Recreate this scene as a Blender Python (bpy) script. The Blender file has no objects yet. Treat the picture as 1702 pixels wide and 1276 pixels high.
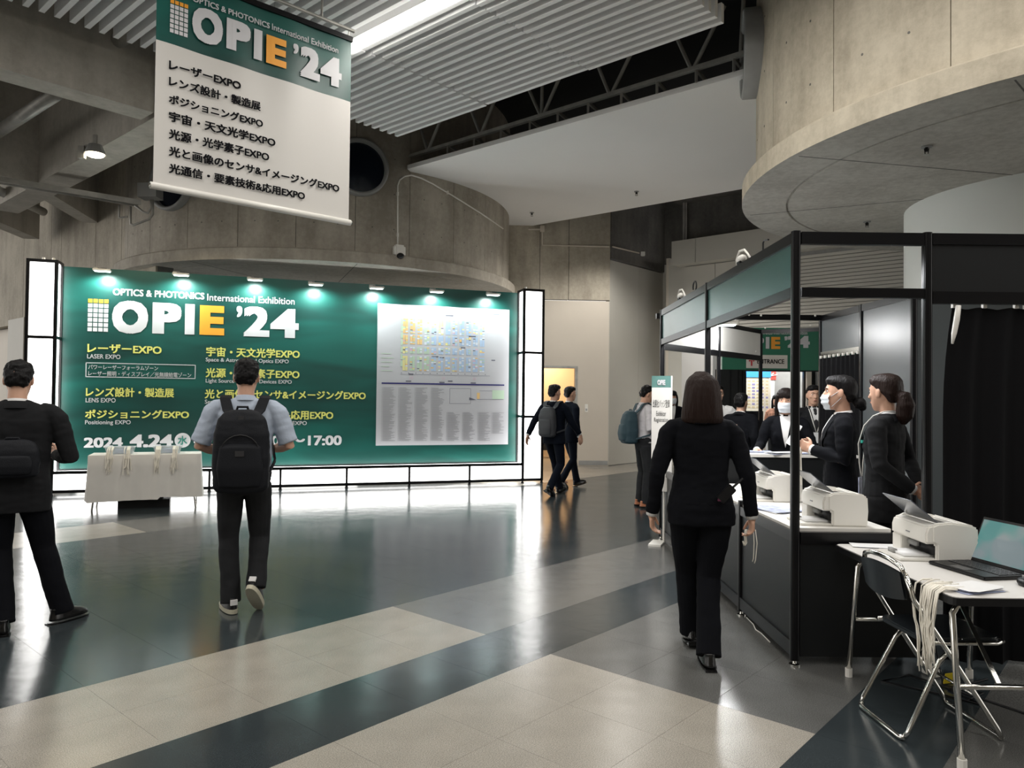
import bpy, bmesh, math, random
from mathutils import Vector, Matrix, noise
random.seed(7)
SC = bpy.context.scene
COL = SC.collection
PI = math.pi
# ------------------------------------------------------------------ camera
F = 1230.0; W, H = 1702, 1276; EYE = 1.5
pitch = math.atan(24 / F); roll = 0.011
fwd = Vector((0, math.cos(pitch), math.sin(pitch)))
u0 = Vector((1, 0, 0)).cross(fwd)
rgt = Vector((1, 0, 0)) * math.cos(roll) + u0 * math.sin(roll)
upv = u0 * math.cos(roll) - Vector((1, 0, 0)) * math.sin(roll)
CP = Vector((0, 0, EYE))
cam = bpy.data.cameras.new('camera'); cam.sensor_width = 36; cam.lens = 36 * F / W
cam.clip_start = .05; cam.clip_end = 200
co = bpy.data.objects.new('camera', cam); COL.objects.link(co)
co.matrix_world = Matrix.Translation(CP) @ Matrix((rgt, upv, -fwd)).transposed().to_4x4()
SC.camera = co
SC.view_settings.view_transform = 'Standard'; SC.view_settings.look = 'None'
SC.view_settings.exposure = 0.3; SC.view_settings.gamma = 1; SC.view_settings.use_curve_mapping = False
# ------------------------------------------------------------------ world and large lights
wd = bpy.data.worlds.new('world'); SC.world = wd; wd.use_nodes = True
wd.node_tree.nodes['Background'].inputs[0].default_value = (1.0, .97, .92, 1)
wd.node_tree.nodes['Background'].inputs[1].default_value = 1.7
def area(name, loc, size, power, rot=(0, 0, 0), col=(1, .96, .9)):
    l = bpy.data.lights.new(name, 'AREA'); l.shape = 'RECTANGLE'; l.size, l.size_y = size
    l.energy = power; l.color = col
    o = bpy.data.objects.new(name, l); o.location = loc; o.rotation_euler = rot; COL.objects.link(o); return o
GA = math.radians(48.6)                      # the building's grid
E2 = Vector((math.cos(GA), math.sin(GA), 0)); E1 = Vector((-math.sin(GA), math.cos(GA), 0))
def ST(s, t, z=0.0): return E2 * s + E1 * t + Vector((0, 0, z))
for k, (s, t, p) in enumerate([(1.2, 4.5, 85), (1.2, -1.5, 85), (4.9, 4.2, 90), (4.9, -1.5, 85), (-2.5, 4.5, 85), (-2.5, -1.5, 80)]):
    c = ST(s, t, 5.3)
    area('ceiling_strip_light', c, (5.0, .3), p, (0, 0, GA + PI / 2))
def lspot(name, loc, p, size=2.5, col=(1, .96, .9)):
    l = bpy.data.lights.new(name, 'SPOT'); l.energy = p; l.spot_size = size; l.spot_blend = .5; l.color = col; l.shadow_soft_size = .08
    o = bpy.data.objects.new(name, l); COL.objects.link(o); o.location = loc; return o
lspot('lobby_light', (2.2, 14.6, 5.3), 260)
area('inner_hall_light', (5.0, 14.8, 2.72), (2.2, 1.2), 80, col=(1, .98, .95))
area('back_room_light', (.6, 18.6, 2.9), (1.0, 1.0), 60, col=(1, .8, .55))
area('booth_light', (1.86, 5.2, 2.38), (.25, .9), 22, col=(.97, .98, 1)); area('booth_light', (1.86, 7.1, 2.38), (.25, .9), 26, col=(.97, .98, 1))
# ------------------------------------------------------------------ helpers
def ray(px, py): return fwd + rgt * ((px - W / 2) / F) - upv * ((py - H / 2) / F)
def at(px, py, Y): r = ray(px, py); return CP + r * (Y / r.y)
def atz(px, py, z=0.0): r = ray(px, py); return CP + r * ((z - EYE) / r.z)
def onp(px, py, p0, n): r = ray(px, py); return CP + r * ((p0 - CP).dot(n) / r.dot(n))
def tag(o, label=None, cat=None, group=None, kind=None):
    if label: o['label'] = label
    if cat: o['category'] = cat
    if group: o['group'] = group
    if kind: o['kind'] = kind
    return o
def empty(name, loc=(0, 0, 0), rz=0, **k):
    o = bpy.data.objects.new(name, None); o.empty_display_size = .1
    o.location = loc; o.rotation_euler = (0, 0, rz); COL.objects.link(o); return tag(o, **k)
def new_obj(name, me, mats=None, parent=None, smooth=False, **k):
    o = bpy.data.objects.new(name, me); COL.objects.link(o)
    if mats is not None:
        for m in (mats if isinstance(mats, (list, tuple)) else [mats]): me.materials.append(m)
    if parent is not None: o.parent = parent
    if smooth:
        for p in me.polygons: p.use_smooth = True
    return tag(o, **k)
class MB:
    """collects verts and faces"""
    def __init__(s): s.v = []; s.f = []; s.m = []; s.mi = 0
    def add(s, vs, fs):
        b = len(s.v); s.v += [Vector(v) for v in vs]; s.f += [[b + i for i in f] for f in fs]; s.m += [s.mi] * len(fs); return s
    def box(s, c, d, M=None):
        x, y, z = d[0] / 2, d[1] / 2, d[2] / 2
        vs = [Vector((i * x, j * y, k * z)) for i in (-1, 1) for j in (-1, 1) for k in (-1, 1)]
        if M is not None: vs = [M @ v for v in vs]
        vs = [v + Vector(c) for v in vs]
        return s.add(vs, [(0, 1, 3, 2), (4, 6, 7, 5), (0, 4, 5, 1), (2, 3, 7, 6), (0, 2, 6, 4), (1, 5, 7, 3)])
    def bar(s, a, b, w, h, up=(0, 0, 1)):
        a = Vector(a); b = Vector(b); d = (b - a); L = d.length; d.normalize()
        up = Vector(up); x = d.cross(up)
        if x.length < 1e-4: x = d.cross(Vector((0, 1, 0)))
        x.normalize(); z = x.cross(d)
        M = Matrix((x, d, z)).transposed()
        return s.box((a + b) / 2, (w, L, h), M)
    def tube(s, pts, r, n=8, cap=True):
        pts = [Vector(p) for p in pts]; rs = r if isinstance(r, (list, tuple)) else [r] * len(pts)
        rings = []; prev = None
        for i, p in enumerate(pts):
            if i == 0: d = pts[1] - p
            elif i == len(pts) - 1: d = p - pts[i - 1]
            else: d = (pts[i + 1] - p).normalized() + (p - pts[i - 1]).normalized()
            d.normalize()
            if prev is None:
                x = d.cross(Vector((0, 0, 1)))
                if x.length < 1e-3: x = d.cross(Vector((0, 1, 0)))
            else: x = prev - d * prev.dot(d)
            x.normalize(); prev = x; y = d.cross(x)
            rings.append([p + (x * math.cos(2 * PI * k / n) + y * math.sin(2 * PI * k / n)) * rs[i] for k in range(n)])
        vs = [v for q in rings for v in q]; fs = []
        for i in range(len(pts) - 1):
            for k in range(n): fs.append((i * n + k, i * n + (k + 1) % n, (i + 1) * n + (k + 1) % n, (i + 1) * n + k))
        if cap: fs += [list(range(n))[::-1], [(len(pts) - 1) * n + k for k in range(n)]]
        return s.add(vs, fs)
    def loft(s, rings, n=20, p=2.0):
        """rings: (cx,cy,z, rx,ry) stacked in z, superellipse exponent p"""
        vs = []; fs = []
        for cx, cy, z, rx, ry in rings:
            for k in range(n):
                a = 2 * PI * k / n; c, q = math.cos(a), math.sin(a)
                vs.append((cx + rx * math.copysign(abs(c) ** (2 / p), c), cy + ry * math.copysign(abs(q) ** (2 / p), q), z))
        for i in range(len(rings) - 1):
            for k in range(n): fs.append((i * n + k, i * n + (k + 1) % n, (i + 1) * n + (k + 1) % n, (i + 1) * n + k))
        fs += [list(range(n))[::-1], [(len(rings) - 1) * n + k for k in range(n)]]
        return s.add(vs, fs)
    def ell(s, c, r, M=None, nu=14, nv=9):
        rows = []
        vs = []; fs = []
        for j in range(1, nv):
            ph = PI * j / nv
            for i in range(nu):
                a = 2 * PI * i / nu; vs.append(Vector((r[0] * math.sin(ph) * math.cos(a), r[1] * math.sin(ph) * math.sin(a), r[2] * math.cos(ph))))
        vs += [Vector((0, 0, r[2])), Vector((0, 0, -r[2]))]
        for j in range(nv - 2):
            for i in range(nu): fs.append((j * nu + i, (j + 1) * nu + i, (j + 1) * nu + (i + 1) % nu, j * nu + (i + 1) % nu))
        T = len(vs) - 2
        for i in range(nu):
            fs.append((T, i, (i + 1) % nu)); fs.append((T + 1, (nv - 2) * nu + (i + 1) % nu, (nv - 2) * nu + i))
        if M is not None: vs = [M @ v for v in vs]
        return s.add([v + Vector(c) for v in vs], fs)
    def xf(s, M):
        s.v = [M @ v for v in s.v]; return s
    def mesh(s, name='m'):
        me = bpy.data.meshes.new(name); me.from_pydata([tuple(v) for v in s.v], [], s.f)
        if any(s.m): me.polygons.foreach_set('material_index', s.m)
        me.update(); return me
    def build(s, name, mats, parent=None, smooth=False, bevel=0, **k):
        me = s.mesh(name)
        bm = bmesh.new(); bm.from_mesh(me); bmesh.ops.recalc_face_normals(bm, faces=bm.faces)
        if bevel: bmesh.ops.bevel(bm, geom=[e for e in bm.edges if e.is_manifold and e.calc_face_angle(0) > .6], offset=bevel, segments=2, affect='EDGES')
        bm.to_mesh(me); bm.free()
        o = new_obj(name, me, mats, parent, smooth, **k)
        if smooth and bevel: me.set_sharp_from_angle(angle=.9)
        return o
def fuse(mb, voxel, smooth=3, disp=None):
    """union of closed pieces -> one continuous surface (mesh)"""
    me = mb.mesh('fuse'); o = bpy.data.objects.new('fuse', me); COL.objects.link(o)
    m = o.modifiers.new('r', 'REMESH'); m.mode = 'VOXEL'; m.voxel_size = voxel; m.use_smooth_shade = True
    if smooth:
        q = o.modifiers.new('s', 'SMOOTH'); q.factor = .5; q.iterations = smooth
    dg = bpy.context.evaluated_depsgraph_get()
    out = bpy.data.meshes.new_from_object(o.evaluated_get(dg)); bpy.data.objects.remove(o); bpy.data.meshes.remove(me)
    if disp:
        ns = [v.normal.copy() for v in out.vertices]
        for v, n in zip(out.vertices, ns): v.co += n * disp(v.co)
    for p in out.polygons: p.use_smooth = True
    return out
# ------------------------------------------------------------------ materials
MAT = {}
def mat(name, col, rough=.5, metal=0, spec=.5, emit=None, es=0, var=0, vs=6, vscale=(1, 1, 1), bump=0, bs=80, bscale=(1, 1, 1), coat=0, sheen=0, alpha=1, trans=0, rvar=0, col2=None, speck=0):
    if name in MAT: return MAT[name]
    m = bpy.data.materials.new(name); m.use_nodes = True; N = m.node_tree.nodes; L = m.node_tree.links
    b = N['Principled BSDF']; b.inputs['Base Color'].default_value = (*col, 1); b.inputs['Roughness'].default_value = rough
    b.inputs['Metallic'].default_value = metal; b.inputs['Specular IOR Level'].default_value = spec
    b.inputs['Coat Weight'].default_value = coat; b.inputs['Sheen Weight'].default_value = sheen
    b.inputs['Alpha'].default_value = alpha; b.inputs['Transmission Weight'].default_value = trans
    if emit: b.inputs['Emission Color'].default_value = (*emit, 1); b.inputs['Emission Strength'].default_value = es
    tc = N.new('ShaderNodeTexCoord')
    def nz(scale, sc3, det=5, coord='Object'):
        mp = N.new('ShaderNodeMapping'); mp.inputs['Scale'].default_value = sc3; L.new(tc.outputs[coord], mp.inputs[0])
        t = N.new('ShaderNodeTexNoise'); t.inputs['Scale'].default_value = scale; t.inputs['Detail'].default_value = det; L.new(mp.outputs[0], t.inputs[0]); return t
    if var or speck:
        t = nz(vs, vscale); mr = N.new('ShaderNodeMapRange'); mr.inputs[1].default_value = .3; mr.inputs[2].default_value = .7
        L.new(t.outputs[0], mr.inputs[0]); mx = N.new('ShaderNodeMix'); mx.data_type = 'RGBA'
        c2 = col2 or tuple(c * (1 - var) for c in col); c1 = tuple(min(1, c * (1 + var * .6)) for c in col)
        mx.inputs[6].default_value = (*c2, 1); mx.inputs[7].default_value = (*c1, 1); L.new(mr.outputs[0], mx.inputs[0])
        out = mx.outputs[2]
        if speck:
            t2 = nz(110, (1, 1, 1), 3); mr2 = N.new('ShaderNodeMapRange'); mr2.inputs[1].default_value = .35; mr2.inputs[2].default_value = .65
            mr2.inputs[3].default_value = 1 - speck; mr2.inputs[4].default_value = 1 + speck; L.new(t2.outputs[0], mr2.inputs[0])
            vm = N.new('ShaderNodeVectorMath'); vm.operation = 'SCALE'; L.new(out, vm.inputs[0]); L.new(mr2.outputs[0], vm.inputs[3]); out = vm.outputs[0]
        L.new(out, b.inputs['Base Color'])
    if rvar:
        t = nz(1.5, (1, 1, 1)); mr = N.new('ShaderNodeMapRange'); mr.inputs[3].default_value = rough - rvar; mr.inputs[4].default_value = rough + rvar
        L.new(t.outputs[0], mr.inputs[0]); L.new(mr.outputs[0], b.inputs['Roughness'])
    if bump:
        t = nz(bs, bscale, 4); bp = N.new('ShaderNodeBump'); bp.inputs['Strength'].default_value = bump; bp.inputs['Distance'].default_value = .01
        L.new(t.outputs[0], bp.inputs['Height']); L.new(bp.outputs[0], b.inputs['Normal'])
    MAT[name] = m; return m
def concrete(name, c1, c2, bump=.35, streak=.35):
    m = bpy.data.materials.new(name); m.use_nodes = True; N = m.node_tree.nodes; L = m.node_tree.links
    b = N['Principled BSDF']; b.inputs['Roughness'].default_value = .75; tc = N.new('ShaderNodeTexCoord')
    def nz(s, sc3, d=6, r=.6):
        mp = N.new('ShaderNodeMapping'); mp.inputs['Scale'].default_value = sc3; L.new(tc.outputs['Object'], mp.inputs[0])
        t = N.new('ShaderNodeTexNoise'); t.inputs['Scale'].default_value = s; t.inputs['Detail'].default_value = d; t.inputs['Roughness'].default_value = r; L.new(mp.outputs[0], t.inputs[0]); return t
    a = nz(1.1, (1, 1, 1)); q = nz(3.5, (1, 1, .18)); f = nz(14, (1, 1, 1), 8, .7)
    def mth(op, x, y):
        n = N.new('ShaderNodeMath'); n.operation = op
        for i, v in enumerate((x, y)):
            if isinstance(v, (int, float)): n.inputs[i].default_value = v
            else: L.new(v, n.inputs[i])
        return n.outputs[0]
    s = mth('ADD', mth('MULTIPLY', a.outputs[0], .4), mth('ADD', mth('MULTIPLY', q.outputs[0], streak), mth('MULTIPLY', f.outputs[0], .6 - streak)))
    cr = N.new('ShaderNodeValToRGB'); L.new(s, cr.inputs[0])
    cr.color_ramp.elements[0].position = .41; cr.color_ramp.elements[0].color = (*c1, 1); cr.color_ramp.elements[1].position = .58; cr.color_ramp.elements[1].color = (*c2, 1)
    L.new(cr.outputs[0], b.inputs['Base Color'])
    bp = N.new('ShaderNodeBump'); bp.inputs['Strength'].default_value = bump; bp.inputs['Distance'].default_value = .015
    L.new(nz(9, (1, 1, 1), 10, .7).outputs[0], bp.inputs['Height']); L.new(bp.outputs[0], b.inputs['Normal'])
    MAT[name] = m; return m
CONC = concrete('concrete_drum', (.28, .25, .205), (.44, .40, .335))
CONCR = concrete('concrete_warm', (.36, .315, .24), (.56, .50, .395))
CONCU = concrete('concrete_soffit', (.42, .395, .35), (.60, .575, .52), .15, .15)
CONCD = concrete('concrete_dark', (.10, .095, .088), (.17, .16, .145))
CONCL = concrete('concrete_wall', (.30, .265, .21), (.46, .415, .335))
CONCB = concrete('concrete_beam', (.34, .315, .27), (.48, .45, .395), .15)
WHITE = mat('white_board', (.72, .70, .66), .6, var=.04, vs=1)
SLABM = mat('white_soffit', (.88, .87, .85), .7, var=.03, vs=.5)
BEIGE = mat('beige_panel', (.60, .54, .46), .55, var=.05, vs=1)
BEIGE2 = mat('grey_beige_panel', (.52, .50, .45), .55, var=.05, vs=1)
COREW = mat('white_column_paint', (.80, .82, .79), .6, var=.03, vs=1)
BAFF = mat('baffle_white', (.88, .88, .88), .5, bump=.02, bs=200)
DARK = mat('dark_deck', (.06, .062, .068), .9)
BLK = mat('black_aluminium', (.004, .004, .005), .3, spec=.3, bump=.01, bs=30)
BLKP = mat('black_board', (.006, .007, .008), .45, spec=.35, bump=.06, bs=400)
BLKG = mat('glossy_dark_board', (.07, .08, .085), .3, bump=.05, bs=400)
GRNB = mat('green_fascia_board', (.035, .095, .088), .25, spec=.7, bump=.04, bs=300)
LITE = mat('light_panel', (1, 1, 1), .4, emit=(1, .985, .96), es=4.5)
TUBE = mat('fluorescent', (1, 1, 1), .4, emit=(1, .97, .9), es=7)
LAMP = mat('lamp_glow', (1, 1, 1), .3, emit=(1, .86, .6), es=14)
LEDM = mat('led_glow', (1, 1, 1), .3, emit=(.75, 1, .95), es=9)
CHROME = mat('chrome', (.75, .74, .70), .14, metal=1, bump=.02, bs=20)
STEEL = mat('galvanised', (.42, .41, .38), .5, metal=.5, var=.2)
GREYP = mat('grey_paint', (.30, .30, .29), .6, var=.1)
WPL = mat('white_plastic', (.78, .76, .71), .4, bump=.02, bs=300)
BPL = mat('black_plastic', (.006, .006, .007), .4, spec=.35)
CURT = mat('black_curtain', (.006, .006, .007), .9, spec=.15, bump=.15, bs=350)
TWHITE = mat('print_white', (.62, .62, .64), .5)
TORANGE = mat('print_orange', (.85, .36, .03), .5)
TYEL = mat('print_yellow', (.80, .80, .20), .5)
TBLK = mat('print_black', (.008, .008, .01), .9, spec=.1)
TRED = mat('print_red', (.55, .02, .03), .5)
TGREY = mat('print_grey', (.28, .28, .30), .5)
NAVY = mat('print_navy', (.02, .02, .14), .5)
TGREEN = mat('print_green', (.02, .22, .17), .5)
PAPER = mat('paper', (.80, .80, .80), .5)
PAPERB = mat('paper_blue', (.50, .55, .75), .4, var=.4, vs=25)
CLOTHW = mat('white_cloth', (.70, .675, .63), .8, bump=.15, bs=15, var=.06, vs=3)
LANY = mat('lanyard_cord', (.78, .74, .65), .7)
def green_print(name):
    m = bpy.data.materials.new(name); m.use_nodes = True; N = m.node_tree.nodes; L = m.node_tree.links; b = N['Principled BSDF']
    b.inputs['Roughness'].default_value = .38; tc = N.new('ShaderNodeTexCoord')
    mp = N.new('ShaderNodeMapping'); mp.inputs['Scale'].default_value = (.35, .35, 1.6); mp.inputs['Rotation'].default_value = (0, .5, 0); L.new(tc.outputs['Object'], mp.inputs[0])
    t = N.new('ShaderNodeTexNoise'); t.inputs['Scale'].default_value = 1.2; t.inputs['Detail'].default_value = 2; t.inputs['Distortion'].default_value = .6; L.new(mp.outputs[0], t.inputs[0])
    cr = N.new('ShaderNodeValToRGB'); L.new(t.outputs[0], cr.inputs[0]); e = cr.color_ramp.elements
    e[0].position = .35; e[0].color = (.003, .045, .038, 1); e[1].position = .65; e[1].color = (.006, .10, .082, 1)
    L.new(cr.outputs[0], b.inputs['Base Color']); MAT[name] = m; return m
GRN = green_print('green_print')
def portal(name, col, rough=.2): return mat(name, col, rough)
SCREENG = mat('porthole_glass', (.004, .008, .018), .12, spec=.7)
# floor tiles
def floor_mat(name, col, rough):
    m = mat(name, col, rough, spec=.55, var=.10, vs=2.2, speck=.32)
    N = m.node_tree.nodes; L = m.node_tree.links; b = N['Principled BSDF']
    tc = N.new('ShaderNodeTexCoord'); oi = N.new('ShaderNodeNewGeometry')
    t = N.new('ShaderNodeTexNoise'); t.inputs['Scale'].default_value = 1.6; t.inputs['Detail'].default_value = 3; L.new(oi.outputs['Position'], t.inputs[0])
    mr = N.new('ShaderNodeMapRange'); mr.inputs[3].default_value = rough - .05; mr.inputs[4].default_value = rough + .05; L.new(t.outputs[0], mr.inputs[0]); L.new(mr.outputs[0], b.inputs['Roughness'])
    t2 = N.new('ShaderNodeTexNoise'); t2.inputs['Scale'].default_value = 5; t2.inputs['Detail'].default_value = 2; L.new(oi.outputs['Position'], t2.inputs[0])
    t3 = N.new('ShaderNodeTexNoise'); t3.inputs['Scale'].default_value = 160; t3.inputs['Detail'].default_value = 1; L.new(oi.outputs['Position'], t3.inputs[0])
    ma = N.new('ShaderNodeMath'); ma.operation = 'MULTIPLY_ADD'; ma.inputs[1].default_value = .06; L.new(t3.outputs[0], ma.inputs[0]); L.new(t2.outputs[0], ma.inputs[2])
    bp = N.new('ShaderNodeBump'); bp.inputs['Strength'].default_value = .12; bp.inputs['Distance'].default_value = .012
    L.new(ma.outputs[0], bp.inputs['Height']); L.new(bp.outputs[0], b.inputs['Normal']); return m
FD = floor_mat('floor_dark', (.034, .043, .047), .17)
FL = floor_mat('floor_light', (.33, .305, .262), .25)
FM = floor_mat('floor_mid', (.125, .125, .12), .2)
FT = mat('floor_joint', (.17, .165, .155), .4)
# ------------------------------------------------------------------ text
def text_mesh(body, bold=0.0):
    c = bpy.data.curves.new('t', 'FONT'); c.body = body; c.resolution_u = 3
    o = bpy.data.objects.new('t', c); COL.objects.link(o)
    dg = bpy.context.evaluated_depsgraph_get(); dg.update()
    me = bpy.data.meshes.new_from_object(o.evaluated_get(dg)); bpy.data.objects.remove(o)
    vs = [v.co.copy() for v in me.vertices]; fs = [tuple(p.vertices) for p in me.polygons]; bpy.data.meshes.remove(me)
    V = []; Fs = []
    offs = [(0, 0)] if not bold else [(0, 0)] + [(bold * i, bold * j * .8) for i in (-1, 0, 1) for j in (-1, 0, 1) if i or j]
    for i, (dx, dy) in enumerate(offs):
        b = len(V); V += [(v.x + dx, v.y + dy, i * .0004) for v in vs]; Fs += [[b + k for k in f] for f in fs]
    return V, Fs
class Plane:
    """vertical plane: origin, unit direction to the right, normal towards the viewer"""
    def __init__(s, p0, d):
        s.p = Vector(p0); s.d = Vector(d).normalized(); s.n = s.d.cross(Vector((0, 0, 1)))
    def uz(s, px, py):
        q = onp(px, py, s.p, s.n) - s.p; return q.dot(s.d), q.z
    def pt(s, u, z, off=0): return s.p + s.d * u + Vector((0, 0, z)) + s.n * off
    def M(s, off=0):
        return Matrix.Translation(s.p + s.n * off) @ Matrix((s.d, Vector((0, 0, 1)), s.n)).transposed().to_4x4()
    def text(s, body, x0, x1, xr, yt, yb, m, parent, bold=.03, off=.004, name='lettering', gap=None):
        u0_, _ = s.uz(x0, yt); u1_, _ = s.uz(x1, yt); _, zt = s.uz(xr, yt); _, zb = s.uz(xr, yb)
        return s.textuz(body, u0_, u1_, zb, zt, m, parent, bold, off, name)
    def textuz(s, body, u0_, u1_, zb, zt, m, parent, bold=.03, off=.004, name='lettering'):
        V, Fs = text_mesh(body, bold)
        xs = [v[0] for v in V]; ys = [v[1] for v in V]; x0_, x1_, y0_, y1_ = min(xs), max(xs), min(ys), max(ys)
        M = s.M(off)
        mb = MB(); mb.add([M @ Vector((u0_ + (v[0] - x0_) / (x1_ - x0_) * (u1_ - u0_), zb + (v[1] - y0_) / (y1_ - y0_) * (zt - zb), v[2])) for v in V], Fs)
        return new_obj(name, mb.mesh(name), m, parent)
    def quad(s, mb, u0_, u1_, z0, z1, off=.003):
        mb.add([s.pt(u0_, z0, off), s.pt(u1_, z0, off), s.pt(u1_, z1, off), s.pt(u0_, z1, off)], [(0, 1, 2, 3)])
    def slab(s, mb, u0_, u1_, z0, z1, o0, o1):
        c = s.pt((u0_ + u1_) / 2, (z0 + z1) / 2, (o0 + o1) / 2)
        mb.box(c, (abs(u1_ - u0_), abs(z1 - z0), abs(o1 - o0)), Matrix((s.d, Vector((0, 0, 1)), s.n)).transposed())
def gslab(mb, s0, s1, t0, t1, z0, z1):
    mb.box(ST((s0 + s1) / 2, (t0 + t1) / 2, (z0 + z1) / 2), (abs(s1 - s0), abs(t1 - t0), abs(z1 - z0)), Matrix.Rotation(GA, 3, 'Z'))
# ================================================================== ROOM
# floor: terrazzo tiles in bands, on the building grid
fl = empty('floor', kind='structure')
mb = MB(); mb.add([(-30, -12, -.0012), (30, -12, -.0012), (30, 40, -.0012), (-30, 40, -.0012)], [(0, 1, 2, 3)])
mb.build('floor_bed', FT, fl)
S0 = 3.45
tl = [1.19 - .5 * k for k in range(14, 0, -1)] + [1.19, 1.70, 2.21, 2.716, 3.24, 3.70, 4.158] + [4.158 + .521 * k for k in range(1, 9)] + [8.79, 9.25] + [9.25 + .5 * k for k in range(1, 30)]
sl = [S0 + .505 * k for k in range(-20, 42)]
def zone(s, t):
    if t > 9.25: return 'L' if s > 9.5 else 'D'
    if t > 8.32: return 'L' if (s < S0 or s > 9.5) else 'M'
    if t > 4.158: return 'D'
    if t > 3.24: return 'L' if s < S0 else 'M'
    if t > 2.716: return 'D'
    if t > 1.19: return 'L' if s < S0 else 'M'
    if t > .69: return 'D'
    if t > -.3: return 'M'
    return 'L' if (int(math.floor(t)) % 2) else 'D'
FMT = {'D': FD, 'L': FL, 'M': FM}
def inview(p):
    d = p - CP; z = d.dot(fwd)
    if z < .3: return False
    x = d.dot(rgt) / z * F; y = -d.dot(upv) / z * F
    return abs(x) < W / 2 + 40 and abs(y) < H / 2 + 60
cells = []
for i in range(len(sl) - 1):
    for j in range(len(tl) - 1):
        s0, s1, t0, t1 = sl[i], sl[i + 1], tl[j], tl[j + 1]
        c = ST((s0 + s1) / 2, (t0 + t1) / 2)
        cells.append((c.length + (0 if inview(c) else 100), c, s1 - s0, t1 - t0, zone((s0 + s1) / 2, (t0 + t1) / 2)))
cells.sort(key=lambda q: q[0])
tile_me = {}
for z in 'DLM':
    m_ = MB(); m_.box((0, 0, -.01), (1, 1, .02)); me = m_.mesh('tile'); me.materials.append(FMT[z]); tile_me[z] = me
rest = {z: MB() for z in 'DLM'}; g = .0012
for k, (_, c, a, b, z) in enumerate(cells):
    if k < 300:
        o = bpy.data.objects.new('tile', tile_me[z]); COL.objects.link(o); o.parent = fl
        o.location = c; o.rotation_euler = (0, 0, GA); o.scale = (a - g, b - g, 1)
    else: rest[z].box(c + Vector((0, 0, -.01)), (a - g, b - g, .02), Matrix.Rotation(GA, 3, 'Z'))
for z in 'DLM': rest[z].build('floor_tiles', FMT[z], fl, kind='stuff')

# dark deck above
cl = empty('ceiling', kind='structure')
mb = MB(); mb.box((0, 12, 7.3), (44, 46, .1)); mb.build('ceiling_deck', DARK, cl)
mb = MB(); mb.box((0, -10, 3.65), (44, .3, 7.3)); mb.build('wall_behind', CONCL, None, kind='structure')
# concrete drum builder
def drum(name, c, rw, rl, z0, z1, lip, n, a0, a1, mwall, msof, groove=None, core=None):
    root = empty(name, kind='structure')
    pan = 2 * PI / n; seg = 6
    for k in range(n):
        b0 = a0 + k * pan
        if b0 > a1: break
        m_ = MB(); vs = []; fs = []
        for i in range(seg + 1):
            a = b0 + .0012 + (pan - .0024) * i / seg
            for (r, z) in ((rw, z0 + lip), (rw, z1), (rw - .1, z1), (rw - .1, z0 + lip)):
                vs.append((c[0] + r * math.cos(a), c[1] + r * math.sin(a), z))
        for i in range(seg):
            for q in range(4): fs.append((i * 4 + q, i * 4 + (q + 1) % 4, i * 4 + 4 + (q + 1) % 4, i * 4 + 4 + q))
        fs += [(0, 1, 2, 3), (seg * 4 + 3, seg * 4 + 2, seg * 4 + 1, seg * 4)]
        m_.add(vs, fs); o = m_.build('panel', mwall, root)
        for p in o.data.polygons: p.use_smooth = abs(p.normal.z) < .5
        o.data.set_sharp_from_angle(angle=.5)
    # lip ring + soffit, with the circular groove
    N_ = 96; m_ = MB(); prof = [(rw - .05, z0 + lip + .02), (rl - .02, z0 + lip), (rl, z0 + lip - .02), (rl, z0)]
    if groove: prof += [(groove + .015, z0), (groove + .008, z0 + .03), (groove - .008, z0 + .03), (groove - .015, z0)]
    prof += [(.01, z0)]
    vs = []; fs = []; K = len(prof)
    for i in range(N_):
        a = 2 * PI * i / N_
        for r, z in prof: vs.append((c[0] + r * math.cos(a), c[1] + r * math.sin(a), z))
    for i in range(N_):
        for q in range(K - 1): fs.append((i * K + q, i * K + q + 1, ((i + 1) % N_) * K + q + 1, ((i + 1) % N_) * K + q))
    m_.add(vs, fs); m_.m = [1 if (i % (K - 1)) < 3 else 0 for i in range(len(fs))]; o = m_.build('soffit', [msof, mwall], root)
    # soft backing behind the panel joints
    m_ = MB(); m_.loft([(c[0], c[1], z0 + lip, rw - .012, rw - .012), (c[0], c[1], z1, rw - .012, rw - .012)], 96); m_.build('joint_backing', CONCD, root, smooth=False)
    # tie holes
    m_ = MB()
    for k in range(n):
        for da in (.3, .7):
            a = a0 + (k + da) * pan
            for z in (z0 + lip + .45, z0 + lip + 1.05, z0 + lip + 1.65):
                p = Vector((c[0] + (rw + .001) * math.cos(a), c[1] + (rw + .001) * math.sin(a), z)); nn = Vector((math.cos(a), math.sin(a), 0))
                m_.tube([p - nn * .01, p + nn * .001], .012, 6)
    m_.build('tie_holes', CONCD, root, kind='stuff')
    return root
LC = (-4.03, 15.93); RC = (6.09, 7.62)
dl = drum('wall_left', LC, 3.93, 4.07, 3.70, 7.3, .2, 26, -PI, PI, CONC, CONCU, 3.6)
dr = drum('wall_right', RC, 3.41, 3.565, 3.80, 7.3, .22, 20, -PI, PI, CONCR, CONCU, 3.06)
# straight radial joints on the soffits
mb = MB()
for cc, z, rr, angs in ((RC, 3.80, 3.5, (3.35, 3.9, 2.7, 4.5)), (LC, 3.70, 4.0, (-1.2, -1.9, -2.5))):
    for a in angs: mb.bar((cc[0], cc[1], z - .0005), (cc[0] + rr * math.cos(a), cc[1] + rr * math.sin(a), z - .0005), .012, .003)
mb.build('soffit_joints', CONCD, dr, kind='stuff')
# white column under the right drum
mb = MB(); mb.loft([(6.07, 8.37, 0, 1.45, 1.45), (6.07, 8.37, 3.8, 1.45, 1.45)], 64)
o = mb.build('column', COREW, None, smooth=True, kind='structure'); o.data.set_sharp_from_angle(angle=.5)
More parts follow.
